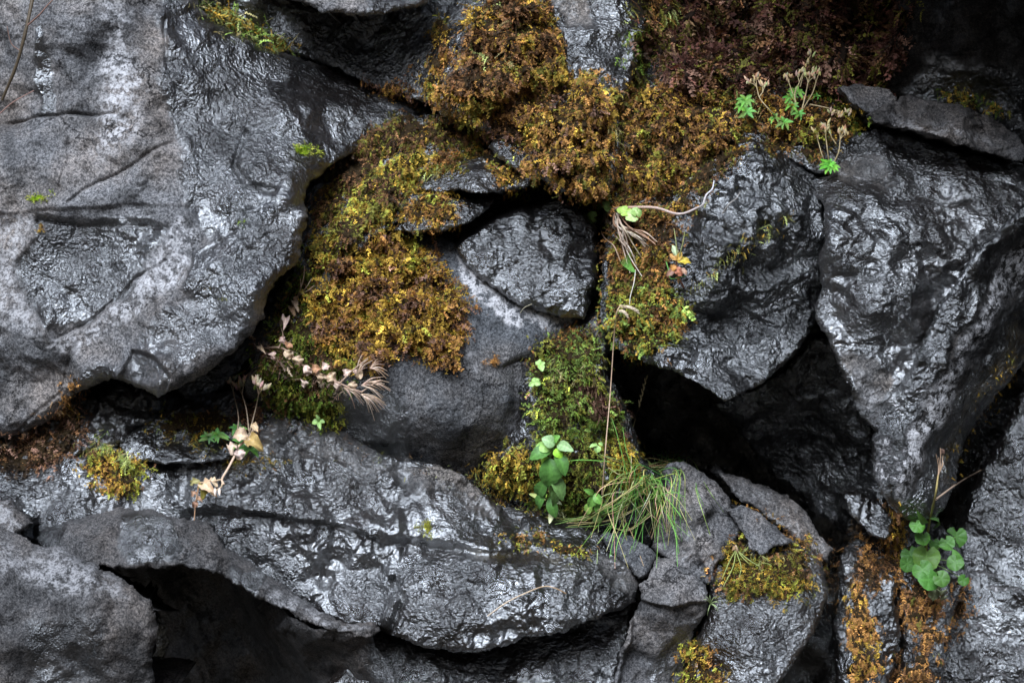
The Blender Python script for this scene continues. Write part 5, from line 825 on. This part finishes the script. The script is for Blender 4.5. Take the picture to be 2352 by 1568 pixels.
# seed head plants
def seedplant(label, px, py, stems, rosette, big=1.0, cc=STRAW, name='seed_head_plant', pods=5, rc=G2):
    t = thing(name, label, 'plant', px, py); rg = random.Random(int(px)); mb = MB(); sh = MB()
    for (pts, brs) in stems:
        P_ = pth([(a, b, o) for a, b, o in pts], 6); tube(mb, P_, .0019, .0012, tuple(v * .75 for v in cc), 4)
        for (bx, by) in brs:
            tip = Pt(bx, by, pts[-1][2]); s_ = P_[-1]; tube(mb, spline([s_, (s_ + tip) / 2 + np.array([0, -.004, .002]), tip], 3), .0012, .0009, tuple(v * .8 for v in cc), 4)
            for k in range(pods):
                dv = np.array([rg.uniform(-.008, .008), rg.uniform(-.004, .002), rg.uniform(.008, .015)]) * big; b0 = tip + np.array([rg.uniform(-.006, .006), 0, rg.uniform(-.006, .004)]); pod(sh, b0, b0 + dv, .0058 * big, tuple(v * rg.uniform(.7, 1.15) for v in cc))
    part(mb, 'stem', t); part(sh, 'seed_head', t)
    for (cx, cy, n, l_) in rosette:
        for k in range(n):
            a_ = 2 * math.pi * k / n + rg.uniform(-.3, .3); ll = l_ * rg.uniform(.7, 1.15); m_ = MB()
            leaf(m_, Pt(cx, cy, .03), Pt(cx + ll * math.cos(a_), cy + ll * .75 * math.sin(a_), .05), ll * .42 / 1000, tuple(v * rg.uniform(.75, 1.25) for v in rc), nrm=(rg.uniform(-.5, .5), -1, rg.uniform(.2, .8)), sd=k); part(m_, 'leaf', t, M_leaf)
PLIFT = .045
seedplant('dry seed head plant on two tan stems above a green rosette on the moss slope', 1770, 255, [([(1790, 275, .02), (1765, 250, .06), (1745, 225, .07), (1738, 200, .08)], [(1728, 186), (1736, 182), (1720, 190)]), ([(1745, 222, .07), (1752, 212, .08)], [(1758, 198), (1750, 196)])], [(1712, 232, 9, 22), (1700, 245, 7, 18), (1715, 258, 7, 22), (1780, 272, 6, 16)])
seedplant('dense cluster of straw coloured seed heads over green leaves on the moss slope', 1830, 250, [([(1840, 260, .02), (1850, 220, .08), (1856, 190, .09)], [(1862, 170), (1850, 175), (1870, 178)]), ([(1830, 260, .02), (1826, 215, .07), (1836, 190, .08)], [(1830, 172), (1845, 168)]), ([(1845, 250, .02), (1866, 215, .07), (1874, 190, .08)], [(1880, 172), (1868, 165)]), ([(1838, 200, .06), (1848, 160, .08), (1856, 140, .09)], [(1862, 128), (1852, 150)]), ([(1860, 240, .03), (1900, 248, .05), (1936, 258, .05)], [(1950, 262), (1930, 268), (1912, 262)]), ([(1830, 240, .03), (1812, 190, .06)], [(1806, 176), (1812, 182)])], [(1815, 225, 8, 22), (1830, 212, 8, 20), (1820, 245, 7, 20), (1875, 222, 5, 12), (1835, 262, 6, 18), (1800, 282, 7, 20)])
PLIFT = .0
seedplant('upright seed heads growing from a bright green rosette in the notch left of right boulder', 1905, 385, [([(1900, 385, .01), (1888, 355, .05), (1878, 320, .06)], [(1872, 300), (1880, 298), (1868, 308)]), ([(1905, 380, .01), (1900, 340, .06), (1896, 310, .07)], [(1894, 295), (1898, 288)]), ([(1912, 380, .01), (1926, 350, .05), (1930, 320, .06)], [(1938, 300), (1928, 305), (1942, 310)]), ([(1920, 330, .05), (1910, 315, .06)], [(1904, 305)])], [(1908, 382, 12, 24), (1900, 378, 8, 20)], rc=(.14, .42, .05))
seedplant('withered seed head plant with large pale capsules before purple brown moss', 585, 960, [([(565, 1020, .03), (578, 975, .07), (588, 935, .08), (594, 905, .09)], [(598, 886), (588, 880), (606, 892)]), ([(572, 990, .06), (566, 940, .08), (556, 905, .09)], [(552, 885), (562, 880), (546, 892)]), ([(540, 1010, .03), (548, 960, .07), (536, 900, .08)], [(528, 876), (538, 872), (532, 884)])], [(545, 985, 6, 26), (500, 1000, 9, 24), (480, 1005, 7, 22), (555, 1020, 7, 26), (575, 1030, 6, 26)], big=1.5, cc=(.68, .50, .34), rc=(.17, .34, .09))
t = thing('withered_plant', 'drooping withered plant with pale tan curled leaves hanging over the glossy boulder', 'plant', 560, 1020)
mb = MB(); tube(mb, pth([(585, 980, .05), (572, 1005, .07), (548, 1025, .08), (540, 1045, .09), (524, 1075, .10), (510, 1100, .10), (515, 1112, .10)]), .0034, .0024, (.66, .46, .32)); tube(mb, pth([(512, 1100, .10), (485, 1105, .10), (458, 1108, .10)]), .0022, .0016, (.6, .42, .26)); tube(mb, pth([(512, 1104, .10), (506, 1120, .10), (480, 1130, .10)]), .0022, .0014, (.6, .42, .26)); tube(mb, pth([(458, 1108, .10), (452, 1140, .10), (448, 1170, .09), (446, 1195, .08)]), .0022, .0010, (.35, .19, .10)); part(mb, 'stem', t)
leaves(t, [(572, 1005, 534, 1000, 30, (.68, .50, .34)), (570, 1010, 600, 1028, 34, (.42, .28, .10)), (545, 1022, 528, 1042, 24, (.62, .46, .34)), (548, 1032, 552, 1056, 26, (.66, .50, .42)), (582, 975, 592, 990, 16, (.7, .5, .3)), (560, 1018, 582, 1012, 20, (.6, .45, .3)), (462, 1106, 436, 1112, 16, (.30, .26, .10)), (466, 1112, 492, 1132, 26, (.62, .42, .26)), (462, 1112, 468, 1142, 24, (.34, .28, .06)), (480, 1106, 500, 1114, 16, (.6, .44, .28)), (452, 1130, 440, 1140, 12, (.35, .2, .12)), (452, 1150, 444, 1166, 14, (.3, .16, .1)), (452, 1145, 464, 1150, 10, (.32, .18, .1)), (545, 985, 560, 992, 12, (.66, .5, .36))], DRY, off=.09, wav=.28, bow=.35, fold=.3)
mb = MB(); [pod(mb, Pt(x, 1120, .10), Pt(x, 1138, .10), .008, (.7, .56, .46)) for x in (494, 504)]; part(mb, 'capsules', t)

# loose straws and twigs
mb = MB(); tube(mb, pth([(1120, 1414, .01), (1165, 1382, .03), (1215, 1358, .035), (1250, 1346, .03), (1275, 1350, .02), (1300, 1362, .005)]), .0017, .0013, (.66, .52, .38), 4, c1=(.45, .26, .12))
tag(mb.build('dry_straw'), 'single bent straw lying on the wet face of the long glossy boulder', 'straw')
mb = MB(); tube(mb, pth([(80, -30, .10), (62, 60, .12), (38, 150, .12), (5, 230, .10)]), .0045, .0035, (.085, .06, .035), bumps=3); tube(mb, pth([(62, 60, .12), (90, 35, .13), (110, 12, .14), (140, -20, .14)]), .0022, .0012, (.22, .12, .09), 4); tube(mb, pth([(48, 118, .12), (26, 100, .13), (16, 60, .13)]), .0015, .0009, (.22, .13, .10), 4); tube(mb, pth([(-10, 270, .08), (30, 235, .10), (78, 208, .10)]), .0016, .0009, (.32, .18, .14), 4)
tag(mb.build('dry_twig'), 'dark branching twig in front of the rock at the top left corner', 'twig')
t = thing('wilted_sprig', 'sprig with four hanging thin green stalks over the mossy round boulder', 'sprig', 1690, 1262); mb = MB(); rg = random.Random(2)
for a, b, c in (((1690, 1262), (1675, 1290), (1658, 1330)), ((1690, 1262), (1684, 1300), (1662, 1345)), ((1690, 1264), (1702, 1300), (1698, 1325)), ((1692, 1262), (1720, 1285), (1745, 1300)), ((1692, 1262), (1708, 1282), (1722, 1295))): tube(mb, pth([(*a, .05), (*b, .06), (*c, .05)]), .0014, .0008, (.34, .38, .12), 4)
part(mb, 'stalks', t); leaves(t, [(1690, 1250, 1694, 1270, 9, DRY), (1686, 1252, 1682, 1264, 7, TN)], DRY, off=.055)
mb = MB()
for k in range(10): a_ = rg.uniform(0, 6.28); tube(mb, pth([(1632, 1385, .02), (1632 + 12 * math.cos(a_), 1385 + 14 * math.sin(a_), .04), (1632 + 20 * math.cos(a_), 1390 + 24 * math.sin(a_), .03)], 4), .0013, .0005, (.36, .44, .2), 3)
tag(mb.build('grass_tuft'), 'tiny pale green grass star at the edge of the angular light grey block', 'grass')
mb = MB(); tube(mb, pth([(1195, 718, .01), (1205, 706, .03), (1222, 698, .03)], 4), .0011, .0007, (.5, .45, .3), 4)
tag(mb.build('dry_straw'), 'tiny straw in the gap under the wedge boulder', 'straw')
